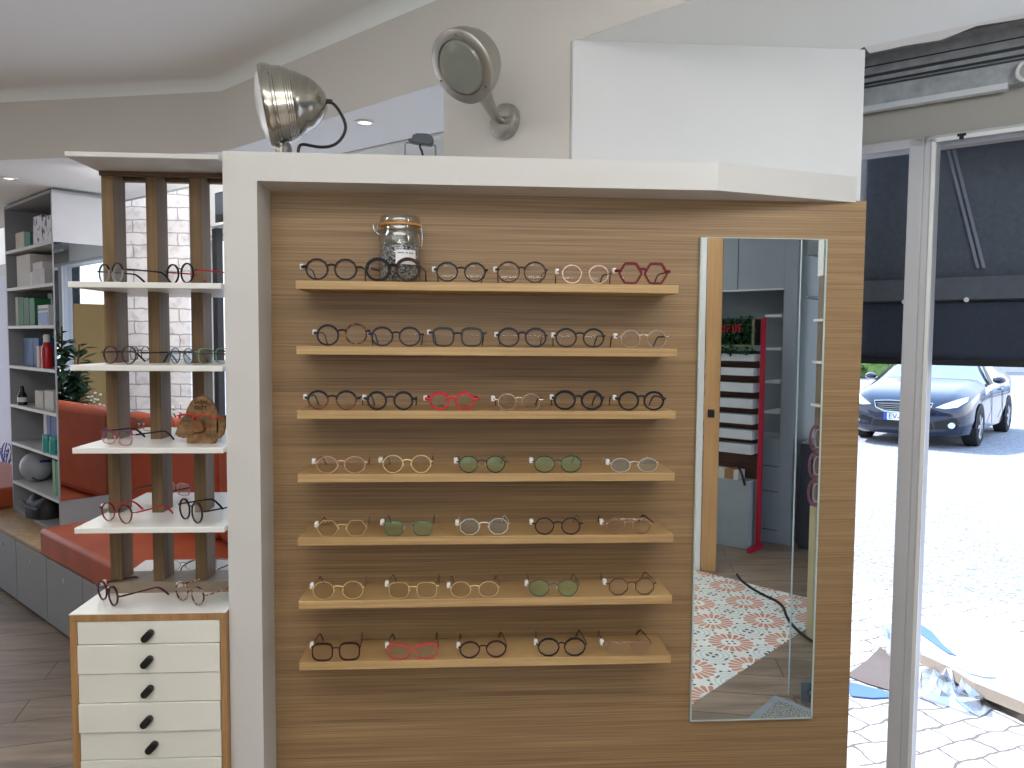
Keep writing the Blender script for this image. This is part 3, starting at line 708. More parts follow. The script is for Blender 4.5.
# ------------------------------------------------------------------ slatted stand with white shelves and drawer chest
YF = 1.99
XL, XR = -0.980, -0.6078
st_ = thing('slat_stand', 'three-post slatted timber stand with dark top rail beside the white column', 'display stand', (-.8, 2.2, .84))
ZT = 0.835
for (a0, a1) in ((-.972, -.940), (-.856, -.826), (-.741, -.709)):
    MB().box(a0, a1, 2.16, 2.236, ZT+.03, 1.988).build('post', M_POST, st_, bevel=.002)
MB().box(-.973, xl-.001, 2.152, 2.162, 1.978, 1.99).build('top_rail', M_DARKTR, st_)
MB().box(-.972, xl-.001, 2.225, 2.25, 1.978, 1.99).build('rear_rail', M_POST, st_)
MB().box(-.972, xl-.001, 2.15, 2.255, ZT, ZT+.03).build('bottom_rail', mat('rail_taupe', '#8d7d6b', .5, var=.1, scale=30), st_)
# top board
mb = MB().box(-.982, xl-.001, YF, 2.26, 1.9905, 2.003)
tag(mb.build('top_board', M_FRAME, bevel=.002), 'white board capping the slatted stand', 'board')
LSZ = [1.683, 1.474, 1.264, 1.0585]
LN = ['uppermost', 'second', 'third', 'lowest']
for k, z_ in enumerate(LSZ):
    mb = MB().box(-.982, XR, YF, 2.44, z_-.0145, z_)
    tag(mb.build('white_shelf', M_LACQ, bevel=.0015), '%s glossy white shelf through the timber posts' % LN[k], 'shelf', 'white shelves on the slatted stand')
ch = thing('drawer_chest', 'white drawer chest with oak edges and black oval knobs', 'chest of drawers', (-.8, 2.2, 0))
x0, x1 = -1.000, -.6082
mb = MB(); mb.box(x0, x1, YF, 2.47, ZT-.02, ZT-.002); mb.box(x0, x0+.018, YF, 2.47, 0.0, ZT-.02); mb.box(x1-.014, x1, YF, 2.47, 0.0, ZT-.02); mb.box(x0+.018, x1-.014, 2.45, 2.47, 0.0, ZT-.02); mb.box(x0+.018, x1-.014, YF+.03, 2.45, 0.0, .05)
mb.build('carcass', M_OAKTOP, ch, bevel=.001)
MB().box(x0-.001, x1+.001, YF-.001, 2.471, ZT-.002, ZT).build('top', M_LACQ, ch)
dz = [(.812-.0, .750), (.748, .671), (.669, .592), (.590, .513), (.511, .438), (.436, .362), (.360, .285), (.283, .208), (.206, .13)]
ys = [621, 644, 673, 702, 731, 759]
ztops = [aty(150, y_, YF).z for y_ in ys]
for i in range(5): ztops.append(ztops[-1]-.077)
knx = [147, 147, 147, 147, 151]; kny = [636.5, 662, 692, 721.5, 748.5]
ins = [.002, -.002, .001, -.004, .003, .0]
for i in range(9):
    za, zb_ = ztops[i]-.001, max(ztops[i+1]+.001, .055)
    of = ins[i % 6]
    dr = MB().box(x0+.019, x1-.016, YF-.001+of, YF+.30, zb_, za); dro = dr.build('drawer', M_DRAWER, ch, bevel=.001)
    kp = aty(knx[i], kny[i], YF-.01) if i < 5 else Vector((-.80, 0, (za+zb_)/2))
    kb = MB(); r_ = .0095
    dirv = Vector((.68, 0, .73)); pts = []
    sdv = Vector((-.73, 0, .68)); cc = Vector((kp.x, YF-.001+of, kp.z))
    for q in range(12): a_ = -pi/2+pi*q/11; pts.append(cc+dirv*(.009+r_*math.cos(a_))+sdv*r_*math.sin(a_))
    for q in range(12): a_ = pi/2+pi*q/11; pts.append(cc+dirv*(-.009+r_*math.cos(a_))+sdv*r_*math.sin(a_))
    kb.extrude(pts, (0, -.016, 0)); kb.build('knob', M_BLACK, dro, bevel=.003, smooth=False)

# eyeglasses on the slatted stand (turned so their arms run back toward the column)
grpL = 'eyeglasses on the slatted stand'
def Lg(label, px, py, z, Y, rot, W, lw, lh, gap, shape, rim, **kw):
    p = aty(px, py, Y); kw.setdefault('tag_on', False)
    return make_glasses(label, (p.x, Y, z+.0008), rot, W, lw, lh, gap, shape, rim, group=grpL, **kw)
R_ = math.radians
Lg('thin black round eyeglasses at the outer end of the uppermost white shelf', 111, 280, LSZ[0], 2.05, R_(-38), .138, .047, .046, .064, 'round', .0018, col='#1a1d24', low='#8c9096', metal=False, temple='#191a1f', tl=.13)
Lg('black round eyeglasses with red arms on the uppermost white shelf', 180, 280, LSZ[0], 2.05, R_(-38), .138, .049, .046, .064, 'round', .0026, col='#191a1f', temple='#b01f38', tl=.12)
Lg('purple brown panto eyeglasses on the second white shelf', 120, 363, LSZ[1], 2.04, R_(-25), .135, .047, .042, .064, 'panto', .002, col='#4a2f3c', temple='#20202a', tl=.13)
Lg('slim dark metal eyeglasses on the second white shelf behind the purple pair', 140, 363, LSZ[1], 2.30, R_(-40), .135, .046, .04, .064, 'round', .0013, col='#2c2f36', metal=True, temple='#191a1f', tl=.12)
Lg('thin grey metal eyeglasses in the middle of the second white shelf', 182, 363, LSZ[1], 2.06, R_(-38), .13, .044, .04, .06, 'panto', .0012, col='#4b5460', metal=True, temple='#2a2f38', tl=.11, tint='blue')
Lg('black and mint eyeglasses at the column end of the second white shelf', 214, 363, LSZ[1], 2.12, R_(62), .13, .044, .038, .06, 'rect', .0016, col='#7fa59a', temple='#15171b', tl=.12)
Lg('plum and pink half-tone eyeglasses on the third white shelf', 117, 446, LSZ[2], 2.04, R_(-30), .135, .05, .036, .066, 'cat', .0012, col='#7e2f5c', low='#c78a98', metal=False, temple='#1c1a22', tl=.125)
Lg('thin dark metal eyeglasses standing behind on the third white shelf', 140, 430, LSZ[2], 2.34, R_(-10), .13, .046, .038, .062, 'rect', .0011, col='#4a4648', metal=True, temple='#2a2a30', tl=.09)
Lg('red and burgundy round eyeglasses on the lowest white shelf', 117, 522, LSZ[3], 2.045, R_(-28), .135, .048, .046, .064, 'panto', .0016, col='#5a1420', low='#8b3a40', temple='#b3202e', tl=.125, tag_on=True)
Lg('black round eyeglasses near the column on the lowest white shelf', 191, 520, LSZ[3], 2.05, R_(-44), .138, .05, .05, .066, 'round', .0028, col='#17161b', temple='#17161b', tl=.12)
Lg('pale pink eyeglasses at the rear of the lowest white shelf', 176, 500, LSZ[3], 2.40, R_(150), .135, .05, .034, .066, 'rect', .0018, col='#b98d8c', temple='#2c2024', tl=.12)
Lg('burgundy thick framed eyeglasses on the white chest top', 108, 602, ZT, 2.07, R_(-44), .146, .054, .045, .068, 'panto', .0034, col='#3d1a26', temple='#4a1426', tl=.13, tag_on=True)
Lg('red speckled tortoise eyeglasses on the white chest top near the column', 190, 602, ZT, 2.06, R_(-35), .135, .05, .046, .066, 'panto', .0018, col=tortoise('#4a1a14', '#c9a074'), temple=tortoise('#7c1f1c', '#d9c5b0'), tl=.12, tag_on=True)
Lg('white and black eyeglasses behind the timber posts on the chest top', 214, 560, ZT, 2.36, R_(165), .13, .046, .03, .062, 'rect', .0018, col='#d6d6d6', temple='#15161a', tl=.09)
Lg('thin light metal eyeglasses lying behind the timber posts on the chest top', 183, 560, ZT, 2.35, R_(175), .13, .046, .03, .062, 'round', .0012, col='#9a9a9c', metal=True, temple='#4c4c50', tl=.09)

# cork face display
M_CORK = mat('cork', '#94714a', .85, color2='#654a2d', scale=70, ramp=(.35, .68), bump=.3)
M_CORKL = mat('cork_engraving', '#3a1f14', .9)
cy = 2.075
def CP(px, py, Y=cy): return aty(px, py, Y)
ck = thing('cork_holder', 'cork face-shaped spectacle holder with engraved words on the third white shelf', 'spectacle holder', (CP(201, 445).x, cy, LSZ[2]))
dome = [(186.5,445),(186,425),(185,415),(187,408),(191,401),(196,397),(201,395.5),(207,397.5),(212,402),(216,410),(219,418),(219,430),(217.5,438),(214.5,444)]
mb = MB().extrude([CP(x, y) for x, y in dome], (0, .012, 0)); mb.build('face', M_CORK, ck, bevel=.002)
mb = MB().extrude([CP(x, y) for x, y in ((186.5,415),(182,417),(178,424),(176,431),(174.5,434),(178,437),(184,438.5),(187,437))], (0, .012, 0)); mb.build('ear', M_CORK, ck, bevel=.002)
mb = MB().extrude([CP(x, y) for x, y in ((216,420),(220,417),(225,415),(225,427),(223.5,434),(219,439),(216,437))], (0, .012, 0)); mb.build('ear', M_CORK, ck, bevel=.002)
nose = [CP(x, y) for x, y in ((194,417),(203,418),(207,428),(206,431),(200,433.5),(192,431),(191,427))]
mb = MB(); n = len(nose); mb.v = list(nose)+[p+(CP(199,427)-p)*.25+Vector((0,-.016,0)) for p in nose]; mb.f = [tuple(range(n,2*n))]+[(i,(i+1)%n,n+(i+1)%n,n+i) for i in range(n)]; mb.m = [0]*(n+1)
mb.build('nose', mat('cork_dark', '#8a5c38', .85, color2='#5e3a20', scale=60), ck, smooth=False)
mb = MB().extrude([CP(x, y, cy-.006) for x, y in ((186,445.5),(190,437),(197,433.5),(205,434),(212,439),(214,445))], (0, .03, 0)); mb.build('foot', M_CORK, ck, bevel=.002)
text('lettering', 'SAYN', .0135, CP(200.5, 402.5, cy-.0015), (1,0,0), (0,0,1), M_CORKL, ck)
text('lettering', 'GETT', .0135, CP(200.5, 407.8, cy-.0015), (1,0,0), (0,0,1), M_CORKL, ck)
# slim bright red eyeglasses worn by the cork face
rg = make_glasses('thin bright red eyeglasses worn by the cork face', (CP(198, 420).x, cy-.020, CP(198, 424).z), R_(-22), .125, .044, .024, .058, 'rect', .0016, col='#d2362f', temple='#c9352e', tl=.06, group=grpL, tag_on=False, rimless=True, topbar=True, zdrop=0.0)

# ------------------------------------------------------------------ lamps on top
zh = zt
p0 = aty(288, 152, 2.10); 
lp = thing('spotlight_lamp', 'ribbed polished nickel spotlight standing on the white frame', 'lamp', (p0.x, 2.10, zh))
axis = Vector((-.965, -.17, -.16)).normalized()
tip = aty(327, 101, 2.10)
L_ = .205; kk = tip + axis*L_*.0
prof_ = [(.0, 0), (.020, .002), (.038, .012), (.056, .028), (.069, .047), (.078, .066), (.0805, .068), (.087, .088), (.0905, .090), (.0905, .094), (.093, .096), (.093, .100), (.0955, .102), (.0955, .106), (.098, .108), (.1005, .132), (.1035, .134), (.1035, .140), (.106, .142), (.108, .152), (.108, .160), (.104, .166), (.097, .167)]
sc_ = .97
mb = MB().lathe([(r*sc_, h*sc_) for r, h in prof_], 56, zto(axis, tip), cap=False); mb.build('lamp_shade', M_NICKEL, lp, smooth=True)
mb = MB().lathe([(.097*sc_, .165*sc_), (.08*sc_, .176*sc_), (.05*sc_, .184*sc_), (.0, .188*sc_)], 40, zto(axis, tip), cap=False); mb.build('lamp_glass', mat('frosted_glass', '#e6e6e4', .2), lp, smooth=True)
base = tip + axis*.125*sc_ + Vector((0, 0, -.098))
sb = Vector((base.x+.005, base.y, zh))
mb = MB().tube([base+Vector((0,0,.02)), (base+sb)/2, sb+Vector((0,0,.0))], [.012, .011, .010], 16); mb.lathe([(.0, -.018), (.014, -.012), (.018, 0), (.014, .012), (.0, .018)], 20, Matrix.Translation(sb+Vector((0,0,.018))));
mb.lathe([(.012, 0), (.020, .004), (.020, -.004)], 20, zto((1, -.3, 0), sb+Vector((.012,-.004,.022)))); mb.build('stem', M_NICKELD, lp, smooth=True)
cb = MB(); cp = [aty(x, y, 2.10) for x, y in ((326,101),(331,102),(336,106),(341,114),(345,122),(346,130),(341,140),(333,146),(322,147.5),(312,146),(303,144),(298.5,146),(298,156))]
def smooth_path(P, it=2):
    for _ in range(it):
        Q = [P[0]]
        for i in range(len(P)-1): Q += [P[i]*.75+P[i+1]*.25, P[i]*.25+P[i+1]*.75]
        P = Q+[P[-1]]
    return P
cp[-1].z = zh+.001
cb.tube(smooth_path(cp), .0042, 8); cb.tube([cp[0]-Vector((.004,0,0)), cp[0]+Vector((.016,0,-.002))], .0065, 10); cb.build('cable', M_BLACK, lp, smooth=True)
for a_ in (.3, 1.6, 2.9, 4.2, 5.5):
    M_ = zto(axis, tip); pp = M_ @ Vector((.103*math.cos(a_), .103*math.sin(a_), .132)); nn = (M_.to_3x3() @ Vector((math.cos(a_), math.sin(a_), 0)))
    MB().lathe([(.0035, -.006), (.0035, .002), (.0, .0035)], 8, zto(nn, pp)).build('screw', M_NICKELD, lp, smooth=True)

# wall lamp
wn = Vector((-(G1-G0).y, (G1-G0).x, 0)).normalized()
wn = -wn if wn.y > 0 else wn         # toward the viewer
wd = wn.dot(G0)
wp = onp(507, 122, wn, wd)
wlmp = thing('wall_lamp', 'satin nickel wall lamp with round glazed head on the beige wall', 'lamp', wp)
mb = MB().lathe([(.0, .028), (.040, .027), (.049, .022), (.052, .012), (.052, 0)], 40, zto(wn, wp)); mb.build('wall_plate', M_NICKELD, wlmp, smooth=True)
hax = (Vector((-.56, -.60, -.57))).normalized()
hc = aty(464, 66, 2.10)
M_ = zto(hax, hc)
hr = .099
prof_ = [(.0, -.100), (.03, -.096), (.058, -.083), (.080, -.060), (.094, -.026), (.0985, .0), (.0985, .010), (.094, .014), (.074, .016), (.070, .010)]
mb = MB().lathe(prof_, 48, M_, cap=False); mb.build('lamp_head', M_NICKELD, wlmp, smooth=True)
mb = MB().lathe([(.072, .012), (.066, .020), (.045, .024), (.0, .026)], 40, M_, cap=False)
mb.build('lamp_glass', mat('smoked_glass', '#84877d', .08, var=.05, spec=.8), wlmp, smooth=True)
for a_ in (.5, 2.6, 4.7):
    pp = M_ @ Vector((.084*math.cos(a_), .084*math.sin(a_), .015)); MB().lathe([(.004, 0), (.004, .003), (.0, .004)], 10, zto(hax, pp)).build('screw', M_NICKEL, wlmp, smooth=True)
a0 = wp + wn*.026; a3 = hc + M_.to_3x3() @ Vector((0, 0, -.03)); dn = Vector((0, 0, -1)); dn = (dn - hax*dn.dot(hax)).normalized(); a3 = a3 + dn*.080
pa = [a0, a0+wn*.02, a0.lerp(a3, .45)+wn*.010, a0.lerp(a3, .8), a3, a3 - dn*.03]
mb = MB().tube(smooth_path(pa, 2), [.012]*5+[.012+.016*(i/16) for i in range(len(smooth_path(pa, 2))-5)], 16); mb.build('arm', M_NICKELD, wlmp, smooth=True)

# small floodlight with wire bracket behind the frame top
YB = 2.22
fp = aty(422, 150, YB)
fl_ = thing('floodlight', 'small black floodlight on a wire bracket behind the white frame', 'floodlight', (fp.x, YB, zh))
Q = lambda x, y, Y=YB: aty(x, y, Y)
mb = MB().extrude([Q(x, y) for x, y in ((412.5,134.5),(417,133),(427,133.5),(432,135.5),(433,138),(432.5,143),(430,144.5),(420,143.5),(412,142),(407.5,140.5),(408,138.5),(412,138))], (0, .07, .01)); mb.build('housing', mat('graphite', '#42464e', .5), fl_, bevel=.004)
mb = MB(); zq = Q(405, 153).z
mb.tube(smooth_path([Vector((Q(405,153).x, YB+.02, zh)), Q(405,146,YB+.02), Q(405.5,143.5,YB+.02), Q(408,142.5,YB+.02), Q(432,145,YB+.02), Q(435,145.2,YB+.02), Q(435.5,147,YB+.02), Vector((Q(435.5,153).x, YB+.02, zh))], 1), .0024, 8); mb.build('bracket', M_GALVD, fl_, smooth=True)
mb = MB(); mb.tube(smooth_path([Q(420,144,YB+.02), Q(420,148,YB+.02), Q(422,151,YB+.02), Vector((Q(426,153).x, YB+.03, zh+.003)), Vector((Q(442,153).x, YB+.05, zh+.003))]), .0032, 8); mb.build('cable', M_BLACK, fl_, smooth=True)
# ceiling spots
for (px, py, lab) in ((365, 122, 'recessed ceiling spot above the standing nickel spotlight'), (9, 178, 'recessed ceiling spot above the grey bookcase')):
    c_ = onp(px, py, (0,0,1), ZC)
    sp_ = thing('ceiling_spot', lab, 'ceiling light', c_)
    MB().lathe([(.026, 0), (.036, -.001), (.038, -.005), (.026, -.006)], 32, Matrix.Translation(c_), cap=False).build('rim', M_LACQ, sp_, smooth=True)
    MB().lathe([(.026, -.002), (.0, -.002)], 24, Matrix.Translation(c_), cap=False).build('bulb', mat('spot_glow', '#fff4e0', .4, emit=3.0), sp_)

# ------------------------------------------------------------------ bench, cushions, bookcase
bA = Vector((-2.789, 4.753, 0)); 
def bn(s, o, z): return bA + BD*s + BN*o + Vector((0, 0, z))
sC = (Vector((-2.236, 4.193, 0))-bA).dot(BD)
HB = .375
s15 = (onp(15, 525, BN, BN.dot(bA))-bA).dot(BD); s46 = (onp(46, 560, BN, BN.dot(bA))-bA).dot(BD); sw_ = s46-s15
seg = [(s15-.002-sw_, s15-.002), (s15+.002, s46-.002), (s46+.002, s46+sw_), (s46+sw_+.004, s46+2*sw_), (0, 0)]
seglab = ['grey bench drawer unit at the far end past the bookcase', 'grey bench drawer unit with wooden top in front of the bookcase', 'grey bench unit under the orange cushion beside the drawer chest', 'grey bench unit hidden behind the drawer chest', 'grey bench unit at the hidden end of the bench']
for i, (s0, s1) in enumerate(seg[:4]):
    t = thing('bench_unit', seglab[i], 'bench', bn((s0+s1)/2, .25, 0), group='grey bench units')
    MB().obox(bn(s0, .012, 0.012), BD*(s1-s0), BN*.60, (0,0,HB-.012)).build('carcass', M_BENCH, t)
    w2 = (s1-s0); fr_ = MB().obox(bn(s0+.003, 0, .018), BD*(w2-.006), BN*.012, (0,0,HB-.024)); fo = fr_.build('drawer_front', M_BENCH, t, bevel=.0015)
    MB().lathe([(.011, 0), (.013, .003), (.009, .004), (.0, .0035)], 16, zto(-BN, bn(s0+w2*.5, 0, HB*.80))).build('finger_pull', M_GALV, fo, smooth=True)
    MB().obox(bn(s0, .03, 0), BD*w2, BN*.6, (0,0,.012)).build('plinth', M_BLACKM, t)
mb = MB().obox(bn(-1.45, -.003, HB), BD*(sC+1.45), BN*.62, (0,0,.022)); tag(mb.build('wooden_worktop', wood('beech_top', '#8b6c44', '#b8986c', (0, 1), 30, 2.0, .5), bevel=.002), 'beech worktop on the bench below the bookcase', 'worktop')
def cushion(name, s0, s1, o0, o1, z0, z1, m, label, r=.035, seg_=4):
    mb = MB(); e1, e2, e3 = BD*(s1-s0), BN*(o1-o0), Vector((0,0,z1-z0)); mb.obox(bn(s0, o0, z0), e1, e2, e3)
    o_ = mb.build(name, m, bevel=r, seg=seg_, smooth=True); tag(o_, label, 'cushion'); return o_
HC = HB+.145
cushion('seat_cushion', sC+.006, sC+1.46, -.015, .60, HB, HC, M_ORANGE, 'orange vinyl seat cushion on the bench beside the bookcase', .022)
s_m = sC + .0
cushion('back_cushion', sC-.15, sC+.96, .478, .60, HC+.001, 1.10, M_ORANGED, 'orange upright back cushion against the wall above the seat', .05)
cushion('back_cushion', sC+.975, sC+1.80, .478, .60, HC+.001, 1.08, M_ORANGED, 'second orange back cushion further along the bench', .05)
cushion('seat_cushion', -1.75, -.62+.13, -.02, .5, HB+.022, HB+.16, M_ORANGE, 'orange seat cushion on the bench past the bookcase', .02)
# ledge behind the back cushions
mb = MB().obox(bn(sC+.02, .62, 0), BD*2.2, BN*.10, (0,0,1.02)); struct('trim_3', mb, M_GREYW, 'low grey wall ledge behind the orange back cushions', 'ledge')

# bookcase
CB = Vector((-2.287, 4.484, 0)); CD = Vector((.689, -.725, 0)); CNv = Vector((.720, .694, 0)); CNv = Vector((.697, .717, 0))
CW = (Vector((-2.893, 5.121, 0))-CB).length+.05; DPT = .285; zb_ = HB+.022; ztp = 2.362
def bk(s, o, z): return CB + CD*s + CNv*o + Vector((0, 0, z))   # s from 0 (near corner) to -CW
t = thing('bookcase', 'tall grey open bookcase with eight compartments standing on the bench', 'bookcase', bk(-CW/2, DPT/2, zb_))
mb = MB()
mb.obox(bk(-.018, 0, zb_), CD*.018, CNv*DPT, (0,0,ztp-zb_)); mb.obox(bk(-CW, 0, zb_), CD*.018, CNv*DPT, (0,0,ztp-zb_)); mb.obox(bk(-CW, 0, ztp-.018), CD*CW, CNv*DPT, (0,0,.018)); mb.obox(bk(-CW, 0, zb_), CD*CW, CNv*DPT, (0,0,.018))
mb.build('carcass', M_CASE, t, bevel=.001)
MB().obox(bk(-CW+.018, DPT-.008, zb_+.018), CD*(CW-.036), CNv*.008, (0,0,ztp-zb_-.036)).build('back_panel', mat('case_back', '#77797c', .6), t)
levels = [zb_+.018]
for (yl, yr) in ((490, 500), (446, 456.5), (404, 414), (366, 370), (327, 325), (289, 282), (248, 239))[::1]:
    n_ = Vector((-CNv.x, -CNv.y, 0)); z_ = onp(57, yr, n_, n_.dot(CB)).z; levels.append(z_)
for z_ in levels[1:]:
    MB().obox(bk(-CW+.018, .0, z_-.018), CD*(CW-.036), CNv*(DPT-.01), (0,0,.018)).build('shelf', M_CASEL, t)
# side mirror on the near flank
sm = thing('flank_mirror', 'narrow mirror covering the flank of the grey bookcase', 'mirror', bk(.002, DPT/2, .6))
MB().quad(bk(.004, .004, .60), bk(.004, DPT-.012, .60), bk(.004, DPT-.012, 2.07), bk(.004, .004, 2.07)).build('mirror_glass', M_MIRROR, sm)
MB().obox(bk(0.0005, DPT-.012, .60), CD*.0045, CNv*.006, (0,0,1.47)).build('polished_edge', mat('bright_edge', '#f2f4f4', .3), sm)

# contents of the bookcase
nC = Vector((-CNv.x, -CNv.y, 0)); dC = nC.dot(CB)
def shelf_box(name, x0p, x1p, ytop, level, col, label, cat='box', dep=.14, back=.03, mats=None, bev=.002, z0=None, grp=None):
    """box standing on bookcase level, its face spanning picture columns x0p..x1p."""
    off = back
    a = onp(x0p, ytop, nC, dC-off); b = onp(x1p, ytop, nC, dC-off)
    s0 = (a-CB).dot(CD); s1 = (b-CB).dot(CD); zt_ = (a.z+b.z)/2; zf = (levels[level]+.0005) if z0 is None else z0
    s0 = max(s0, -CW+.021); s1 = min(s1, -.021)
    mb = MB().obox(bk(s0, off, zf), CD*(s1-s0), CNv*dep, (0,0,max(.03, zt_-zf)))
    o_ = mb.build(name, mats or mat('card_'+col.strip('#'), col, .6, var=.06, scale=14), bevel=bev); tag(o_, label, cat, grp)
    return o_, s0, s1, zf, zt_
L7, L6, L5, L4, L3, L2, L1, L0 = 7, 6, 5, 4, 3, 2, 1, 0
shelf_box('cardboard_box', 9.5, 19, 232, L7, '#cfc8b8', 'cream box in the top compartment of the bookcase')
shelf_box('cardboard_box', 19.5, 26, 232, L7, '#2f7d68', 'teal green box in the top compartment of the bookcase')
patt = mat('patterned_card', '#e6e6ee', .6, color2='#5a5a78', scale=22, ramp=(.36, .46))
zz = levels[7]+.0005
for i, (a_, b2) in enumerate(((29.5, 40), (40.5, 51))):
    o_, s0, s1, zf, zt_ = shelf_box('patterned_box', a_, b2, 228, L7, '#ffffff', ['white patterned box low in the top compartment', 'white patterned box low beside the bookcase flank'][i], mats=patt)
    shelf_box('patterned_box', a_, b2, 215.5, L7, '#ffffff', ['white patterned box stacked upper in the top compartment', 'white patterned box stacked upper beside the bookcase flank'][i], mats=patt, z0=zt_+.001)
shelf_box('cardboard_box', 10.5, 26, 254.5, L6, '#d5d0c8', 'tall cream double box in the second compartment of the bookcase')
o_, s0, s1, zf, zt_ = shelf_box('cardboard_box', 28.5, 42.5, 269, L6, '#c9c6c8', 'pale grey box in the second compartment of the bookcase')
shelf_box('cardboard_box', 29, 40, 262, L6, '#dad8d8', 'small white box on the pale grey box', z0=zt_+.001)
shelf_box('cardboard_box', 25.5, 28.3, 272, L6, '#e4e2e2', 'slim white carton between the cream and grey boxes')
shelf_box('cardboard_box', 44, 51, 274, L6, '#8b8b8c', 'low dark grey box in the second compartment', back=.08)
for i in range(3):
    shelf_box('green_binder', 12+6.4*i, 18+6.4*i, 297+i*.5, L5, ['#1f6b3c', '#1b5f36', '#237344'][i], ['green binder nearest the outer side of the bookcase', 'green binder in the middle of the third compartment', 'green binder beside the blue white pack'][i], 'binder', dep=.2, grp='green binders')
shelf_box('cardboard_box', 9, 11.8, 297, L5, '#cfd2c6', 'narrow white file beside the green binders', 'file')
o_, s0, s1, zf, zt_ = shelf_box('product_pack', 35, 47, 305, L5, '#d4d8dc', 'white and blue product pack in the third compartment', 'pack', back=.0+.01)
MB().obox(bk(s0+.008, .009, zf+.01), CD*(s1-s0-.012), CNv*-.0012, (0,0,(zt_-zf)*.55)).build('blue_print', mat('print_blue', '#3b5fae', .5), o_)
MB().obox(bk(s0+.012, .0088, zf+(zt_-zf)*.72), CD*(s1-s0-.022), CNv*-.0012, (0,0,.014)).build('dark_print', mat('print_dark', '#3a4048', .5), o_)
shelf_box('paper_note', 44, 48.5, 293, L5, '#d6dcd8', 'small white note card leaning high in the third compartment', 'card', dep=.006, back=.12, z0=levels[5]+.075)
shelf_box('blue_box', 18, 28, 338, L4, '#5f7fae', 'lighter blue box in the fourth compartment', dep=.10, back=.06)
shelf_box('blue_box', 28.5, 35, 338, L4, '#44649a', 'darker blue box behind the pink carton', dep=.10, back=.06)
shelf_box('red_box', 33.5, 36.5, 346, L4, '#d6b8b4', 'pale pink carton beside the red bottle', dep=.03, back=.01)
shelf_box('red_box', 48.5, 55, 331, L4, '#d9a9ac', 'tall pink carton beside the bookcase flank', dep=.08, back=.17)
# red bottle with white cap
pb = onp(47.5, 366, nC, dC-.040); rb = thing('red_bottle', 'red bottle with white cap in the fourth compartment', 'bottle', (pb.x, pb.y, levels[4]))
h_ = onp(47, 338, nC, dC-.04).z - levels[4]; Mj = Matrix.Translation((pb.x, pb.y, levels[4]+.0005))
MB().lathe([(.0, 0), (.027, 0), (.029, .006), (.029, h_*.62), (.024, h_*.75), (.016, h_*.82), (.014, h_*.9)], 24, Mj).build('bottle_body', mat('red_plastic', '#c0202a', .3), rb, smooth=True)
MB().lathe([(.017, h_*.86), (.018, h_*1.08), (.012, h_*1.12), (.0, h_*1.12)], 20, Mj).build('cap', M_LACQ, rb, smooth=True)
# fifth compartment
pb = onp(22.5, 405, nC, dC-.06); db = thing('dark_bottle', 'small dark bottle in the fifth compartment', 'bottle', (pb.x, pb.y, levels[3])); Mj = Matrix.Translation((pb.x, pb.y, levels[3]+.0005))
MB().lathe([(.0, 0), (.026, 0), (.027, .06), (.014, .085), (.011, .12), (.0, .121)], 20, Mj).build('bottle_body', M_BLACK, db, smooth=True)
MB().lathe([(.0275, .02), (.0275, .05)], 20, Mj, cap=False).build('label', M_TAG, db, smooth=True)
shelf_box('small_carton', 31, 40, 391, L3, '#b9b6ae', 'first small grey carton in the fifth compartment', 'carton', dep=.08)
shelf_box('small_carton', 42, 52, 391, L3, '#bdbab4', 'second small grey carton beside the bookcase flank', 'carton', dep=.08)
# sixth compartment
shelf_box('tall_book', 40, 43.5, 414, L2, '#c9cdd2', 'white spined tall book in the sixth compartment', 'book', dep=.2, back=.06)
shelf_box('tall_book', 44, 48, 413, L2, '#2b4f9a', 'blue tall book in the sixth compartment', 'book', dep=.2, back=.05)
shelf_box('tall_book', 48.5, 57, 413, L2, '#24498e', 'wide dark blue book beside the bookcase flank', 'book', dep=.2, back=.05)
for i, px in enumerate((47.5, 54.5)):
    pb = onp(px, 452, nC, dC-.02); jt = thing('teal_jar', ['teal jar nearest the middle of the sixth compartment', 'teal jar against the bookcase flank'][i], 'jar', (pb.x, pb.y, levels[2]), group='teal jars'); Mj = Matrix.Translation((pb.x, pb.y, levels[2]+.0005))
    MB().lathe([(.0, 0), (.025, 0), (.026, .07), (.022, .085)], 20, Mj).build('jar_body', mat('teal_plastic', '#2f9a94', .35), jt, smooth=True); MB().lathe([(.023, .085), (.023, .105), (.0, .106)], 20, Mj).build('lid', mat('teal_lid', '#57b3ad', .4), jt, smooth=True)
# seventh: ball, green books
pb = onp(37, 470, nC, dC-.13); bc_ = Vector((pb.x, pb.y, levels[1]+.098))
bl_ = MB(); prof_ = [(.097*math.sin(pi*i/20), -.097*math.cos(pi*i/20)) for i in range(21)]
bl_.lathe(prof_, 32, zto(Vector((-.3, -1, .2)), bc_), cap=False)
for i, p in enumerate(bl_.f): bl_.m[i] = 1 if ((i//32) in (0, 1, 2, 3) or ((i % 32) % 8 in (0,) and (i//32) < 14)) else 0
bo = bl_.build('sports_ball', [mat('ball_silver', '#a9adb6', .4, var=.1), mat('ball_violet', '#3b3486', .4)], smooth=True); tag(bo, 'silver ball with violet star pattern in the seventh compartment', 'ball')
shelf_box('green_book', 50.5, 53.5, 460, L1, '#7fae86', 'pale green book beside the ball', 'book', dep=.16)
shelf_box('green_book', 54, 58.5, 462, L1, '#3f8a56', 'darker green book against the bookcase flank', 'book', dep=.16)
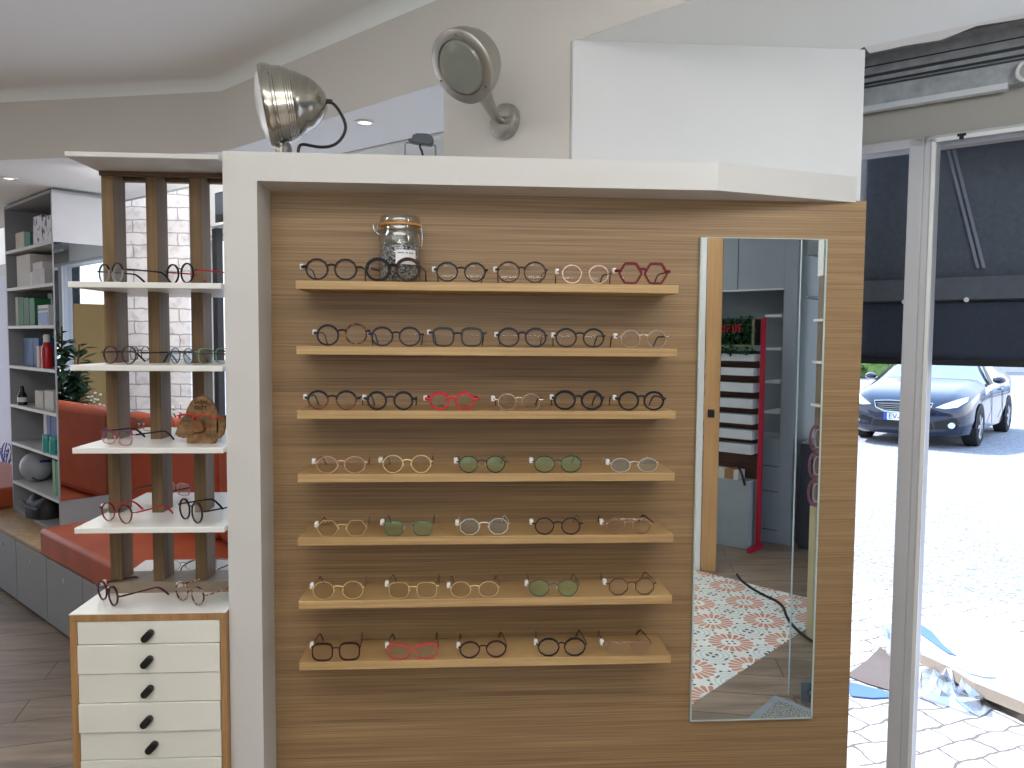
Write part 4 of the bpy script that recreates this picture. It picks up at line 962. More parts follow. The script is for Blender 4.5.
# black bag
pb = onp(44, 510, nC, dC-.10); bag = MB()
cen = Vector((pb.x, pb.y, levels[0]+.0005))
for i in range(9):
    for j in range(16):
        u_ = i/8*pi/2; a_ = 2*pi*j/16; bag.v.append(cen + CD*(.16*math.cos(a_)*math.cos(u_)**.6+.01) + CNv*(.10*math.sin(a_)*math.cos(u_)**.6) + Vector((0,0,(.13+.025*math.sin(a_*2+1))*math.sin(u_)**.8)))
for i in range(8):
    for j in range(16): bag.f.append((i*16+j, i*16+(j+1)%16, (i+1)*16+(j+1)%16, (i+1)*16+j)); bag.m.append(0)
bt = thing('black_bag', 'soft black bag in the lowest compartment of the bookcase', 'bag', cen); bag.build('bag_body', mat('black_nylon', '#1e1f23', .6, var=.2, scale=30, bump=.4), bt, smooth=True)
MB().tube(smooth_path([cen+CD*-.06+CNv*-.09+Vector((0,0,.08)), cen+CD*-.02+CNv*-.13+Vector((0,0,.11)), cen+CD*.06+CNv*-.12+Vector((0,0,.09)), cen+CD*.12+CNv*-.07+Vector((0,0,.06))]), .008, 8).build('strap', mat('grey_strap', '#6a6c70', .6), bt, smooth=True)

# lavender wall beyond the bookcase, with doodles
wv = MB().obox(bn(-2.8, .70, 0), BD*(2.8-.25), BN*.06, (0,0,2.05)); wo = struct('wall_partition', wv, M_LAV, 'lavender grey partition beyond the bookcase', 'wall')
dd_ = MB()
for kx in range(5):
    pth = []
    for i in range(14):
        px = 1+kx*2.2+1.5*math.sin(i*1.3+kx); py = 446+i*2.2+5*math.cos(i*.9+kx*2)
        pth.append(onp(px, py, BN, BN.dot(bn(0, .697, 0))))
    dd_.tube(pth, .004, 5)
dd_.build('pen_drawing', mat('blue_ink', '#2f3ea0', .6), wo, smooth=True)

# brick pillar against the facade
def brick_mat():
    m = bpy.data.materials.new('white_brick'); m.use_nodes = True; nt = m.node_tree; L = nt.links.new; b = nt.nodes['Principled BSDF']; b.inputs['Roughness'].default_value = .8
    tc = nd(nt, 'ShaderNodeTexCoord'); mp = nd(nt, 'ShaderNodeMapping'); mp.inputs['Rotation'].default_value = (pi/2, 0, 0)
    br = nd(nt, 'ShaderNodeTexBrick'); br.inputs['Scale'].default_value = 1; br.inputs['Brick Width'].default_value = .19; br.inputs['Row Height'].default_value = .082; br.inputs['Mortar Size'].default_value = .005; br.inputs['Mortar Smooth'].default_value = .5
    br.inputs['Color1'].default_value = rgb('#efecec'); br.inputs['Color2'].default_value = rgb('#e2dee0'); br.inputs['Mortar'].default_value = rgb('#a9a5aa')
    nz = nd(nt, 'ShaderNodeTexNoise'); nz.inputs['Scale'].default_value = 14; nz.inputs['Detail'].default_value = 5
    cr = nd(nt, 'ShaderNodeValToRGB'); cr.color_ramp.elements[0].color = (.6, .58, .6, 1); cr.color_ramp.elements[0].position = .3; cr.color_ramp.elements[1].position = .5
    mx = nd(nt, 'ShaderNodeMixRGB', blend_type='MULTIPLY'); mx.inputs[0].default_value = .7
    dm = nd(nt, 'ShaderNodeMixRGB', blend_type='LINEAR_LIGHT'); dm.inputs[0].default_value = .012
    L(tc.outputs['Object'], mp.inputs[0]); L(mp.outputs[0], dm.inputs[1]); L(nz.outputs['Color'], dm.inputs[2]); L(dm.outputs[0], br.inputs['Vector']); L(tc.outputs['Object'], nz.inputs['Vector'])
    L(nz.outputs['Fac'], cr.inputs[0]); L(br.outputs['Color'], mx.inputs[1]); L(cr.outputs[0], mx.inputs[2]); L(mx.outputs[0], b.inputs['Base Color']); return m
so = .95
pA = onp(119, 300, BN, BN.dot(bn(0, so, 0))); pB = onp(189.5, 300, BN, BN.dot(bn(0, so, 0)))
bt_ = bpy.data.objects.new('wall_pillar', bpy.data.meshes.new('wall_pillar'))
w_ = aty(189.5, 300, 5.15).x - aty(119, 300, 5.15).x
pm = MB().box(0, w_, 0, .06, 0, 2.88)
po = pm.build('wall_pillar', brick_mat()); tag(po, 'white brick pillar behind the slatted stand', 'pillar', None, 'structure')
po.location = (aty(119, 300, 5.15).x, 5.15, 0)
# dark window post and wall shelf with a device, seen between the last post and the column
ps = BN.dot(bn(0, 1.0, 0))
a_ = onp(213, 300, BN, ps); b2 = onp(217.5, 300, BN, ps)
mb = MB().extrude([(a_.x, a_.y, 0), (b2.x, b2.y, 0), (b2.x, b2.y, onp(215, 228, BN, ps).z), (a_.x, a_.y, onp(215, 228, BN, ps).z)], BN*.04); tag(mb.build('shelf_upright', M_BLACK), 'slim black upright behind the last timber post', 'upright')
a_ = onp(211, 226.5, BN, ps-.02)
mb = MB().obox(a_-BD*.05, BD*.40, BN*.18, (0,0,.016)); tag(mb.build('wall_shelf', M_LACQ), 'short white shelf above the black upright', 'shelf')
dv_ = thing('speaker_box', 'black audio speaker on the short white shelf', 'speaker', a_+Vector((0,0,.0165)))
q_ = a_ + BD*.01 + BN*.02 + Vector((0,0,.0165))
MB().obox(q_, BD*.2, BN*.13, (0,0,.19)).build('cabinet', M_BLACK, dv_, bevel=.006)
MB().obox(q_+BN*-.004+BD*.015+Vector((0,0,.05)), BD*.17, BN*.005, (0,0,.13)).build('grille', mat('speaker_cloth', '#4a5058', .8, scale=200), dv_)

# things seen only in the flank mirror: plant, board, white flowers (they stand behind the display wall)
mn = Vector((CD.x, CD.y, 0)).normalized(); CNn = CNv.normalized(); mn = Vector((CNn.y, -CNn.x, 0)); md = mn.dot(bk(.004, 0, 0))
def viaflank(px, py, dist):
    v = ray(px, py); tt = (md - mn.dot(CAM))/mn.dot(v); h = CAM + v*tt; r = v - mn*(2*mn.dot(v)); rh = Vector((r.x, r.y, 0)).length
    return h + r*(dist/rh)
b0 = viaflank(75, 400, 2.0); b1 = viaflank(106, 400, 2.0); b1 = b0 + (b1-b0)*1.15
zbt = viaflank(88, 304, 2.0).z
dbv = Vector((b1.x-b0.x, b1.y-b0.y, 0)); nb_ = Vector((dbv.y, -dbv.x, 0)).normalized()
mb = MB().obox((b0.x, b0.y, 0), dbv, nb_*-.02, (0,0,zbt)); tag(mb.build('leaning_board', mat('raw_board', '#a3834e', .7, var=.06, scale=3)), 'tall plain brown board reflected beside the plant', 'board')
pp = viaflank(64, 380, 1.75)
pl = thing('potted_plant', 'leafy dark green potted plant reflected in the bookcase flank', 'plant', (pp.x, pp.y, 0))
MB().lathe([(.0, 0), (.10, 0), (.14, .26), (.13, .27), (.12, .25), (.0, .25)], 28, Matrix.Translation((pp.x, pp.y, 0))).build('pot', M_LACQ, pl, smooth=True)
stm = MB(); lv = MB(); rnd = random.Random(3)
for i in range(9):
    a_ = rnd.uniform(0, 2*pi); top_ = Vector((pp.x+.11*math.cos(a_), pp.y+.11*math.sin(a_), 1.60+rnd.uniform(-.45, .05)))
    P_ = [Vector((pp.x, pp.y, .24)), Vector((pp.x, pp.y, .24)).lerp(top_, .5)+Vector((rnd.uniform(-.03,.03), rnd.uniform(-.03,.03), 0)), top_]
    stm.tube(smooth_path(P_), .006, 6)
    for k in range(90):
        f_ = rnd.uniform(.35, 1.0); c_ = P_[0].lerp(P_[2], f_); d_ = Vector((rnd.uniform(-1,1), rnd.uniform(-1,1), rnd.uniform(-.6,.6))).normalized(); l_ = rnd.uniform(.07, .13); sdv = d_.cross(Vector((0,0,1))).normalized()*l_*.32
        a0 = c_+d_*.02
        lv.add([a0, a0+d_*l_*.5+sdv+Vector((0,0,.01)), a0+d_*l_, a0+d_*l_*.5-sdv+Vector((0,0,.01))], [(0,1,2,3)])
stm.build('stem', mat('stem_brown', '#4c3c28', .8), pl, smooth=True); lv.build('foliage', mat('dark_leaf', '#2c4a2e', .5, var=.25, scale=20), pl)
fpz = viaflank(96, 402, .62)
flw = thing('flower_spray', 'small spray of white flowers behind the orange back cushion', 'flowers', (fpz.x, fpz.y, 1.02))
fs = MB(); fw_ = MB()
for i in range(22):
    e2 = Vector((fpz.x+rnd.uniform(-.08,.08), fpz.y+rnd.uniform(-.04,.04), fpz.z+rnd.uniform(-.06,.06))); fs.tube([Vector((fpz.x, fpz.y, 1.02)), e2], .002, 5); fw_.lathe([(.0, -.008), (.010, -.003), (.010, .004), (.0, .008)], 8, Matrix.Translation(e2))
fs.build('stem', mat('flower_stem', '#5a6b3c', .7), flw); fw_.build('blossom', mat('white_petal', '#e9e6d8', .7), flw, smooth=True)

# ------------------------------------------------------------------ the part of the shop seen in the wall mirror
UA = Vector((.701, .713, 0))      # runs along the back cabinets
VA = Vector((.713, -.701, 0))
# oak sliding door with black flush handle + white jamb
dL = mz(696, 570); dR_ = mz(715.5, 572); dvv = (dR_-dL).normalized(); dnn = Vector((-dvv.y, dvv.x, 0))
t = thing('door_2', 'plain oak door leaf with black square pull seen in the mirror', 'door', dL); t['kind'] = 'structure'
MB().obox(dL+dvv*.03, dvv*((dR_-dL).length-.03), dnn*-.04, (0,0,2.3)).build('door_leaf', wood('light_oak', '#b08555', '#cba06c', (0, 1), 40, 1.5, .5, .05), t, bevel=.002)
hp = Vector((0,0,0))
def mir_pt(px, py, n, d):   # point on a real plane seen through the wall mirror
    v = ray(px, py); tt = (MIRY-CAM.y)/v.y; h = CAM+v*tt; r = Vector((v.x, -v.y, v.z)); n = Vector(n); return h + r*((d-n.dot(h))/n.dot(r))
hp = mir_pt(711, 413.5, dnn, dnn.dot(dL))
MB().obox(hp+dvv*-.022+Vector((0,0,-.026))+dnn*-.001, dvv*.044, dnn*.008, (0,0,.052)).build('handle', M_BLACK, t, bevel=.003)
MB().obox(dL+dvv*-.03, dvv*.055, dnn*-.05, (0,0,2.3)).build('jamb', M_LACQ, t)
mb = MB().obox(dL+dvv*-.03, dvv*-1.4, dnn*-.06, (0,0,2.69)); struct('wall_inner', mb, M_WHITE, 'white inner wall beside the oak door', 'wall')
# slatted tower
w0, w1, w2_ = mz(716, 543.75), mz(747.5, 550), mz(756.5, 543.75)
tu = (w1-w0).normalized(); tn = (w2_-w1).normalized(); tn = Vector((tu.y, -tu.x, 0))
TW = .52; T0 = w1 - tu*TW
nT = -tn; dT = nT.dot(w1)
tz = lambda y: mir_pt(735, y, nT, dT).z
tw = thing('display_tower', 'slatted display tower with white trays and red side post seen in the mirror', 'display tower', w1)
hb = tz(480)
MB().obox(T0, tu*TW, tn*.17, (0,0,hb)).build('base_unit', mat('blue_grey_laminate', '#a9b4ba', .5), tw, bevel=.002)
zt1 = tz(318); zs_ = tz(347)
MB().obox(T0+tn*.15, tu*(TW+.02), tn*.03, (0,0,zs_-.03)).build('slat_back', mat('walnut_slats', '#6b4a3c', .6, var=.25, scale=3, stretch=(1, 1, 30)), tw)
for ya, yb in ((354, 361), (368, 375.5), (383, 392), (399, 408), (414.6, 423.7), (430, 439), (444, 453.6)):
    za, zb2 = tz(ya), tz(yb); MB().obox(T0+tn*.02+Vector((0,0,zb2)), tu*TW, tn*.12, (0,0,za-zb2)).build('tray', mat('tray_white', '#dfe6ea', .4), tw)
MB().obox(w1+tu*.03+tn*.06, tu*.026, tn*.04, (0,0,zt1)).build('side_post', mat('red_lacquer', '#c01f3c', .4), tw)
MB().obox(w1+tu*.03+tn*-.08, tu*.026, tn*.22, (0,0,.03)).build('post_foot', MC['red_lacquer'], tw)
zs0, zs1 = tz(345), tz(319)
sg = thing('leafy_sign', 'sign box of green foliage with red lettering on top of the slatted tower', 'sign', T0+Vector((0,0,zs0)))
MB().obox(T0+tn*.02+Vector((0,0,zs0)), tu*TW, tn*.11, (0,0,zs1-zs0)).build('backing', mat('dark_green_board', '#12261e', .8), sg)
lf = MB()
for i in range(1500):
    c_ = T0 + tu*rnd.uniform(0, TW) + tn*rnd.uniform(-.01, .02) + Vector((0,0,rnd.uniform(zs0-.06, zs1+.01))); d_ = Vector((rnd.uniform(-1,1), rnd.uniform(-1,1), rnd.uniform(-1,1))).normalized(); s_ = d_.cross(Vector((.3,.5,.8))).normalized()*.009; l_ = rnd.uniform(.02, .04)
    lf.add([c_, c_+d_*l_*.5+s_, c_+d_*l_, c_+d_*l_*.5-s_], [(0,1,2,3)])
lf.build('foliage', mat('box_leaf', '#2f6a42', .6, var=.3, scale=30), sg)
mb = MB(); mb.obox(T0+tn*-.005+Vector((0,0,zs0-.012)), tu*(TW+.01), tn*.02, (0,0,.014)); mb.obox(w1+tu*-.01+tn*-.005+Vector((0,0,zs0)), tu*.014, tn*.02, (0,0,zs1-zs0)); mb.build('sign_frame', mat('brass_trim', '#8c8663', .5), sg)
zl = tz(329)+.005; lt = MB()
for i in range(7):
    x_ = .14+i*.045; c_ = T0+tu*x_+tn*-.015+Vector((0,0,zl-.03))
    lt.obox(c_, tu*.008, tn*.006, (0,0,.06)); 
    if i % 2 == 0: lt.obox(c_+Vector((0,0,.052)), tu*.03, tn*.006, (0,0,.008)); lt.obox(c_+Vector((0,0,.026)), tu*.024, tn*.006, (0,0,.008))
    else: lt.obox(c_+tu*.024, tu*.008, tn*.006, (0,0,.06)); lt.obox(c_+Vector((0,0,.0)), tu*.03, tn*.006, (0,0,.008))
lt.build('lettering', mat('sign_red', '#a3162c', .5, emit=.15), sg)
# carton and cable on the tower base
cz0 = hb+.0005
cr_ = thing('open_carton', 'white and brown carton on the tower base seen in the mirror', 'carton', w1-tu*.12+Vector((0,0,cz0)))
MB().obox(w1-tu*.33+tn*.01+Vector((0,0,cz0)), tu*.24, tn*.11, (0,0,.07)).build('carton_body', mat('carton_white', '#e2e0dc', .7), cr_, bevel=.002)
MB().obox(w1-tu*.20+tn*.006+Vector((0,0,cz0+.002)), tu*.07, tn*.118, (0,0,.072)).build('tape', mat('brown_tape', '#a77f52', .6), cr_)
mb = MB().tube(smooth_path([w1-tu*.16+tn*.13+Vector((0,0,cz0+.085)), w1-tu*.10+tn*.04+Vector((0,0,cz0+.085)), w1-tu*.06+tn*.005+Vector((0,0,cz0+.05)), w1-tu*.03+tn*-.008+Vector((0,0,cz0-.03))]), .009, 8); tag(mb.build('power_cable', M_BLACK, smooth=True), 'black cable hanging over the tower base', 'cable')
# tall grey cabinets behind
k0, k1, k2 = mz(762.7, 540.6), mz(776.7, 543.75), mz(793, 535)
cu = tu; cn = tn
nK = -cn; dK = nK.dot(k1); kz = lambda y: mir_pt(760, y, nK, dK).z
gc = thing('grey_wall_cabinet', 'tall blue grey wall cabinet with open niche seen in the mirror', 'cabinet', k1)
M_CAB = mat('slate_laminate', '#8f9aa3', .5, var=.03); zl0 = kz(412); zc1 = kz(289); W1 = 1.2
MB().obox(k1-cu*W1, cu*W1, cn*.5, (0,0,kz(437))).build('lower_cabinet', M_CAB, gc, bevel=.002)
for y_ in (465, 490, 528): MB().obox(k1-cu*W1+Vector((0,0,kz(y_))), cu*W1, cn*-.002, (0,0,.005)).build('joint', M_BLACKM, gc)
MB().obox(k1-cu*W1+cn*.35, cu*(W1+.05), cn*.02, (0,0,2.7)).build('back_panel', mat('slate_back', '#7b868f', .5), gc)
MB().obox(k1-cu*W1+Vector((0,0,zc1)), cu*W1, cn*.35, (0,0,2.7-zc1)).build('upper_cabinet', M_CAB, gc, bevel=.002)
MB().obox(k1-cu*.37+cn*-.002+Vector((0,0,zc1)), cu*.005, cn*.003, (0,0,2.7-zc1)).build('joint', M_BLACKM, gc)
MB().obox(k1-cu*W1+cn*-.01+Vector((0,0,zc1-.012)), cu*W1, cn*.03, (0,0,.012)).build('light_rail', mat('rail_light', '#cfd6d8', .4), gc)
MB().obox(k1, cu*.10, cn*.5, (0,0,2.7)).build('side_column', M_CAB, gc, bevel=.002)
for y_ in (317, 350, 383, 413): MB().obox(k1-cu*.15+cn*.02+Vector((0,0,kz(y_))), cu*.13, cn*.3, (0,0,.018)).build('shelf', mat('shelf_white', '#dde2e4', .4), gc)
# dark drawer unit
u0 = k1 + cu*.16
dk = thing('dark_drawer_unit', 'tall dark navy drawer unit with round knobs seen in the mirror', 'drawer unit', u0)
zk = kz(440)
MB().obox(u0, cu*.8, cn*.5, (0,0,zk)).build('carcass', mat('navy_laminate', '#2c3644', .5), dk, bevel=.002)
for i in range(9): MB().lathe([(.012, 0), (.014, .012), (.0, .016)], 14, zto(-cn, u0+cu*.10+Vector((0,0,.10+i*zk*.103)))).build('knob', M_BLACK, dk, smooth=True)
MB().obox(u0+cn*.3, cu*1.6, cn*.04, (0,0,2.7)).build('back_panel', mat('sage_panel', '#7f8a88', .5), dk)
for i, y_ in enumerate((258, 300, 440)): MB().obox(u0+cn*.02+Vector((0,0,kz(y_))), cu*1.5, cn*.28, (0,0,.02 if i else .10)).build('shelf', mat('sage_shelf', '#98a4a6', .5), dk)
# glass entrance leaf standing open, with a patch fitting
g0 = mz(788, 697); gdir = (FR*-.2+FN).normalized()
gd = thing('door_3', 'frameless glass door leaf standing open seen in the mirror', 'door', g0); gd['kind'] = 'structure'
MB().obox(g0+Vector((0,0,.012)), Vector((.125, .172, 0)), Vector((-.002,.0014,0)), (0,0,2.15)).build('pane', M_PANE, gd)
MB().obox(g0+Vector((-.002,0,.012)), Vector((.005, .0, 0)), Vector((0,.005,0)), (0,0,2.15)).build('polished_edge', mat('glass_rim', '#c3d0ce', .3), gd)
g1 = Vector((1.455, 1.178, .010)); MB().obox(g1, Vector((.055,.016,0)), Vector((-.005,.016,0)), (0,0,.088)).build('patch_fitting', mat('fitting_grey', '#70757a', .4, .4), gd, bevel=.002)
MB().lathe([(.0, .01), (.012, .008), (.014, 0)], 16, zto((-.25,.95,0), g1+Vector((.032,.026,.045)))).build('lock', M_NICKEL, gd, smooth=True)
# door mat
m0 = mz(775, 697); m1 = mz(813, 712); m2 = mz(748, 720)
ma = (m1-m0).normalized(); mbv = (m2-m0).normalized()
mt2 = thing('door_mat', 'grey speckled door mat with grey border on the wood-look floor', 'door mat', m0)
MB().extrude([m0, m0+ma*.8, m0+ma*.8+mbv*.5, m0+mbv*.5], (0,0,.008)).build('border', mat('mat_border', '#8b9196', .8), mt2)
i0 = m0+ma*.035+mbv*.035
MB().extrude([i0+Vector((0,0,.008)), i0+ma*.73+Vector((0,0,.008)), i0+ma*.73+mbv*.43+Vector((0,0,.008)), i0+mbv*.43+Vector((0,0,.008))], (0,0,.004)).build('pile', mat('mat_pile', '#a5a39a', .95, color2='#4e4f4b', scale=160, ramp=(.4, .6)), mt2)
# floor cable
cpth = [mz(x, y)+Vector((0,0,.010)) for x, y in ((737,576),(741,582),(752,590),(764,597),(776,602),(784,609),(786,618),(793,628),(803,637),(815,645),(825,650))]
mb = MB().tube(smooth_path(cpth), .008, 8); tag(mb.build('floor_cable', M_BLACKM, smooth=True), 'black cable trailing over the patterned floor tiles', 'cable')
# side display with hanging sunglasses, near the window
sd0 = Vector((1.90, .53, 0))
sdv = Vector((.75, .66, 0)).normalized()
ds = thing('side_display', 'slim cream display post with white shelf ends seen at the mirror edge', 'display stand', sd0)
pz = lambda y: mir_pt(819, y, (0,1,0), .54).z
xq = lambda px: mir_pt(px, 400, (0,1,0), .54).x
MB().box(xq(818.5), xq(832), .48, .54, 0.0, pz(508)).build('post', mat('cream_post', '#c2b48e', .6), ds, bevel=.002)
MB().box(xq(820.5), xq(832), .48, .54, pz(508), pz(275)).build('upper_post', mat('brown_post', '#7b6a56', .6), ds, bevel=.002)
MB().box(xq(821), xq(832), .46, .52, pz(275), pz(238)).build('post_cap', M_LACQ, ds)
for y_ in (319, 361, 404): MB().box(xq(814.5), xq(822), .50, .60, pz(y_)-.012, pz(y_)).build('shelf', M_LACQ, ds)
for i, y_ in enumerate((438, 465, 492)):
    c_ = Vector((xq(815), .555, pz(y_)))
    hp_ = thing('oval_hoop', ['uppermost pink rimmed oval hoop hanging at the edge of the mirror view', 'middle pink rimmed oval hoop hanging at the edge of the mirror view', 'lowest pink rimmed oval hoop hanging at the edge of the mirror view'][i], 'hoop', c_, group='pink oval hoops seen in the mirror')
    mb = MB(); mb.tube([c_+Vector((.026*math.cos(q), 0, .062*math.sin(q))) for q in [2*pi*k/28 for k in range(28)]], .007, 8, closed=True); mb.build('rim', gm('#8a5560'), hp_, smooth=True)
    mb = MB(); mb.tube([c_+Vector((.012+.018*math.cos(q), .006, .046*math.sin(q))) for q in [2*pi*k/28 for k in range(28)]], .004, 8, closed=True); mb.build('inner_rim', mat('pale_hoop', '#b9a2a8', .4), hp_, smooth=True)
# ------------------------------------------------------------------ outdoors
ZG = -.10
def pav_mat():
    m = bpy.data.materials.new('interlocking_pavers'); m.use_nodes = True; nt = m.node_tree; L = nt.links.new; b = nt.nodes['Principled BSDF']; b.inputs['Roughness'].default_value = .9
    tc = nd(nt, 'ShaderNodeTexCoord'); mp = nd(nt, 'ShaderNodeMapping'); mp.inputs['Rotation'].default_value = (0, 0, math.radians(-18))
    wv = nd(nt, 'ShaderNodeTexNoise'); wv.inputs['Scale'].default_value = 7; mx = nd(nt, 'ShaderNodeMixRGB', blend_type='LINEAR_LIGHT'); mx.inputs[0].default_value = .045
    br = nd(nt, 'ShaderNodeTexBrick'); br.inputs['Scale'].default_value = 1; br.inputs['Brick Width'].default_value = .21; br.inputs['Row Height'].default_value = .12; br.inputs['Mortar Size'].default_value = .006
    br.inputs['Color1'].default_value = rgb('#c9c6c8'); br.inputs['Color2'].default_value = rgb('#bdbabd'); br.inputs['Mortar'].default_value = rgb('#6e6a66')
    L(tc.outputs['Object'], mp.inputs[0]); L(mp.outputs[0], wv.inputs['Vector']); L(mp.outputs[0], mx.inputs[1]); L(wv.outputs['Color'], mx.inputs[2]); L(mx.outputs[0], br.inputs['Vector']); L(br.outputs['Color'], b.inputs['Base Color']); return m
r0 = atz(850, 583, ZG); r1 = atz(1024, 606, ZG); rd = (r1-r0).normalized(); rn = Vector((-rd.y, rd.x, 0))
if rn.y < 0: rn = -rn
pv = MB().extrude([(fac(-9, .0, 0).x, fac(-9, .0, 0).y, ZG), (fac(8, .0, 0).x, fac(8, .0, 0).y, ZG), r0+rd*9, r0-rd*10], (0, 0, -.05))
struct('pavement', pv, pav_mat(), 'sunlit interlocking pavers outside the shop', 'pavement')
rdm = mat('sunlit_asphalt', '#a9a9ae', .95, color2='#77777d', scale=45, ramp=(.38, .55), detail=8)
rdo = MB().extrude([r0-rd*40, r0+rd*60, r0+rd*60+rn*120, r0-rd*40+rn*120], (0, 0, -.05)); struct('road', rdo, rdm, 'bleached asphalt parking ground beyond the pavers', 'road')
# cardboard sheet with crumpled film
def gpt(px, py, z=ZG): return atz(px, py, z)
cbd = thing('cardboard_sheet', 'large flat cardboard sheet lying on the pavers', 'cardboard', gpt(960, 660))
topf = [gpt(x, y, ZG+.07) for x, y in ((922, 655), (950, 668), (975, 684), (1000, 694), (1030, 706), (1045, 690), (1040, 640), (960, 612), (922, 620))]
MB().extrude(topf, (0,0,.006)).build('sheet', mat('cardboard_white', '#d8d2c8', .85), cbd)
lip = MB()
fr_ = [gpt(x, y, ZG+.07) for x, y in ((918, 652), (922, 655), (950, 668), (975, 684), (1000, 694), (1030, 706), (1045, 713))]
for a_, b2 in zip(fr_[:-1], fr_[1:]): lip.add([a_, b2, Vector((b2.x-.02, b2.y-.03, ZG+.035)), Vector((a_.x-.02, a_.y-.03, ZG+.035))], [(0,1,2,3)])
lip.build('folded_edge', mat('cardboard_brown', '#8f8378', .85), cbd)
MB().extrude([gpt(x, y, ZG+.001) for x, y in ((918, 660), (950, 676), (990, 704), (1040, 732), (1045, 712), (1000, 690), (940, 660))], (0,0,.03)).build('sheet_shade', mat('cardboard_shadow', '#5d544e', .9), cbd)  # dark slab standing in for the shade beneath the raised sheet
def film(name, outline_px, label, m, seedv, h=.06):
    rr = random.Random(seedv); base_ = [gpt(x, y, ZG+.004) for x, y in outline_px]; cen = sum(base_, Vector())/len(base_)
    mb = MB(); R__ = 5; n = len(base_)
    for k in range(R__):
        f_ = 1-k/R__
        for p in base_:
            q = cen.lerp(p, f_*(1+rr.uniform(-.12, .12))); q.z += rr.uniform(0, h)*(1 if k else .25); mb.v.append(q)
    mb.v.append(cen+Vector((0,0,h*.7)))
    for k in range(R__-1):
        for j in range(n): mb.f.append((k*n+j, k*n+(j+1)%n, (k+1)*n+(j+1)%n, (k+1)*n+j)); mb.m.append(0)
    for j in range(n): mb.f.append(((R__-1)*n+j, (R__-1)*n+(j+1)%n, R__*n)); mb.m.append(0)
    o_ = mb.build(name, m); tag(o_, label, 'plastic film'); return o_
film('plastic_film', [(918,668),(930,672),(940,668),(952,672),(962,690),(978,700),(988,705),(984,716),(965,713),(950,706),(935,704),(918,698)], 'crumpled clear plastic film in front of the cardboard sheet', M_PLASTICFILM, 4, .07)
film('plastic_film', [(880,628),(890,622),(894,640),(893,662),(886,655),(878,640)], 'crumpled clear plastic film beside the window mullion', M_PLASTICFILM, 9, .10)
mb = MB().extrude([gpt(x, y, ZG+.078) for x, y in ((920,624),(932,632),(944,646),(956,656),(948,654),(934,644),(920,634))], (0,0,.004)); tag(mb.build('blue_wrap', mat('blue_plastic', '#5479b4', .5)), 'blue plastic wrap strip on top of the cardboard sheet', 'plastic wrap')
mb = MB().extrude([gpt(x, y, ZG+.078) for x, y in ((955,667),(975,668),(992,672),(996,678),(985,678),(970,674))], (0,0,.004)); tag(mb.build('blue_wrap', mat('pale_blue_plastic', '#a9c8ea', .4)), 'pale blue plastic scrap near the edge of the cardboard sheet', 'plastic wrap')
mb = MB().extrude([gpt(x, y, ZG+.002) for x, y in ((846,682),(866,687),(893,694),(893,698),(872,699),(852,697),(846,690))], (0,0,.006)); tag(mb.build('blue_wrap', mat('blue_plastic', '#5479b4', .5)), 'blue plastic sheet on the pavers beside the oak panel', 'plastic wrap')
mb = MB().extrude([gpt(x, y, ZG+.002) for x, y in ((846,676),(868,660),(880,648),(893,656),(893,692),(866,684))], (0,0,.005)); tag(mb.build('paver_shade_patch', mat('paver_shade', '#6f645f', .85)), 'brown painted shade on the pavers beside the oak panel', 'painted shade')  # brown sheet laid down to imitate pavers lying in shade

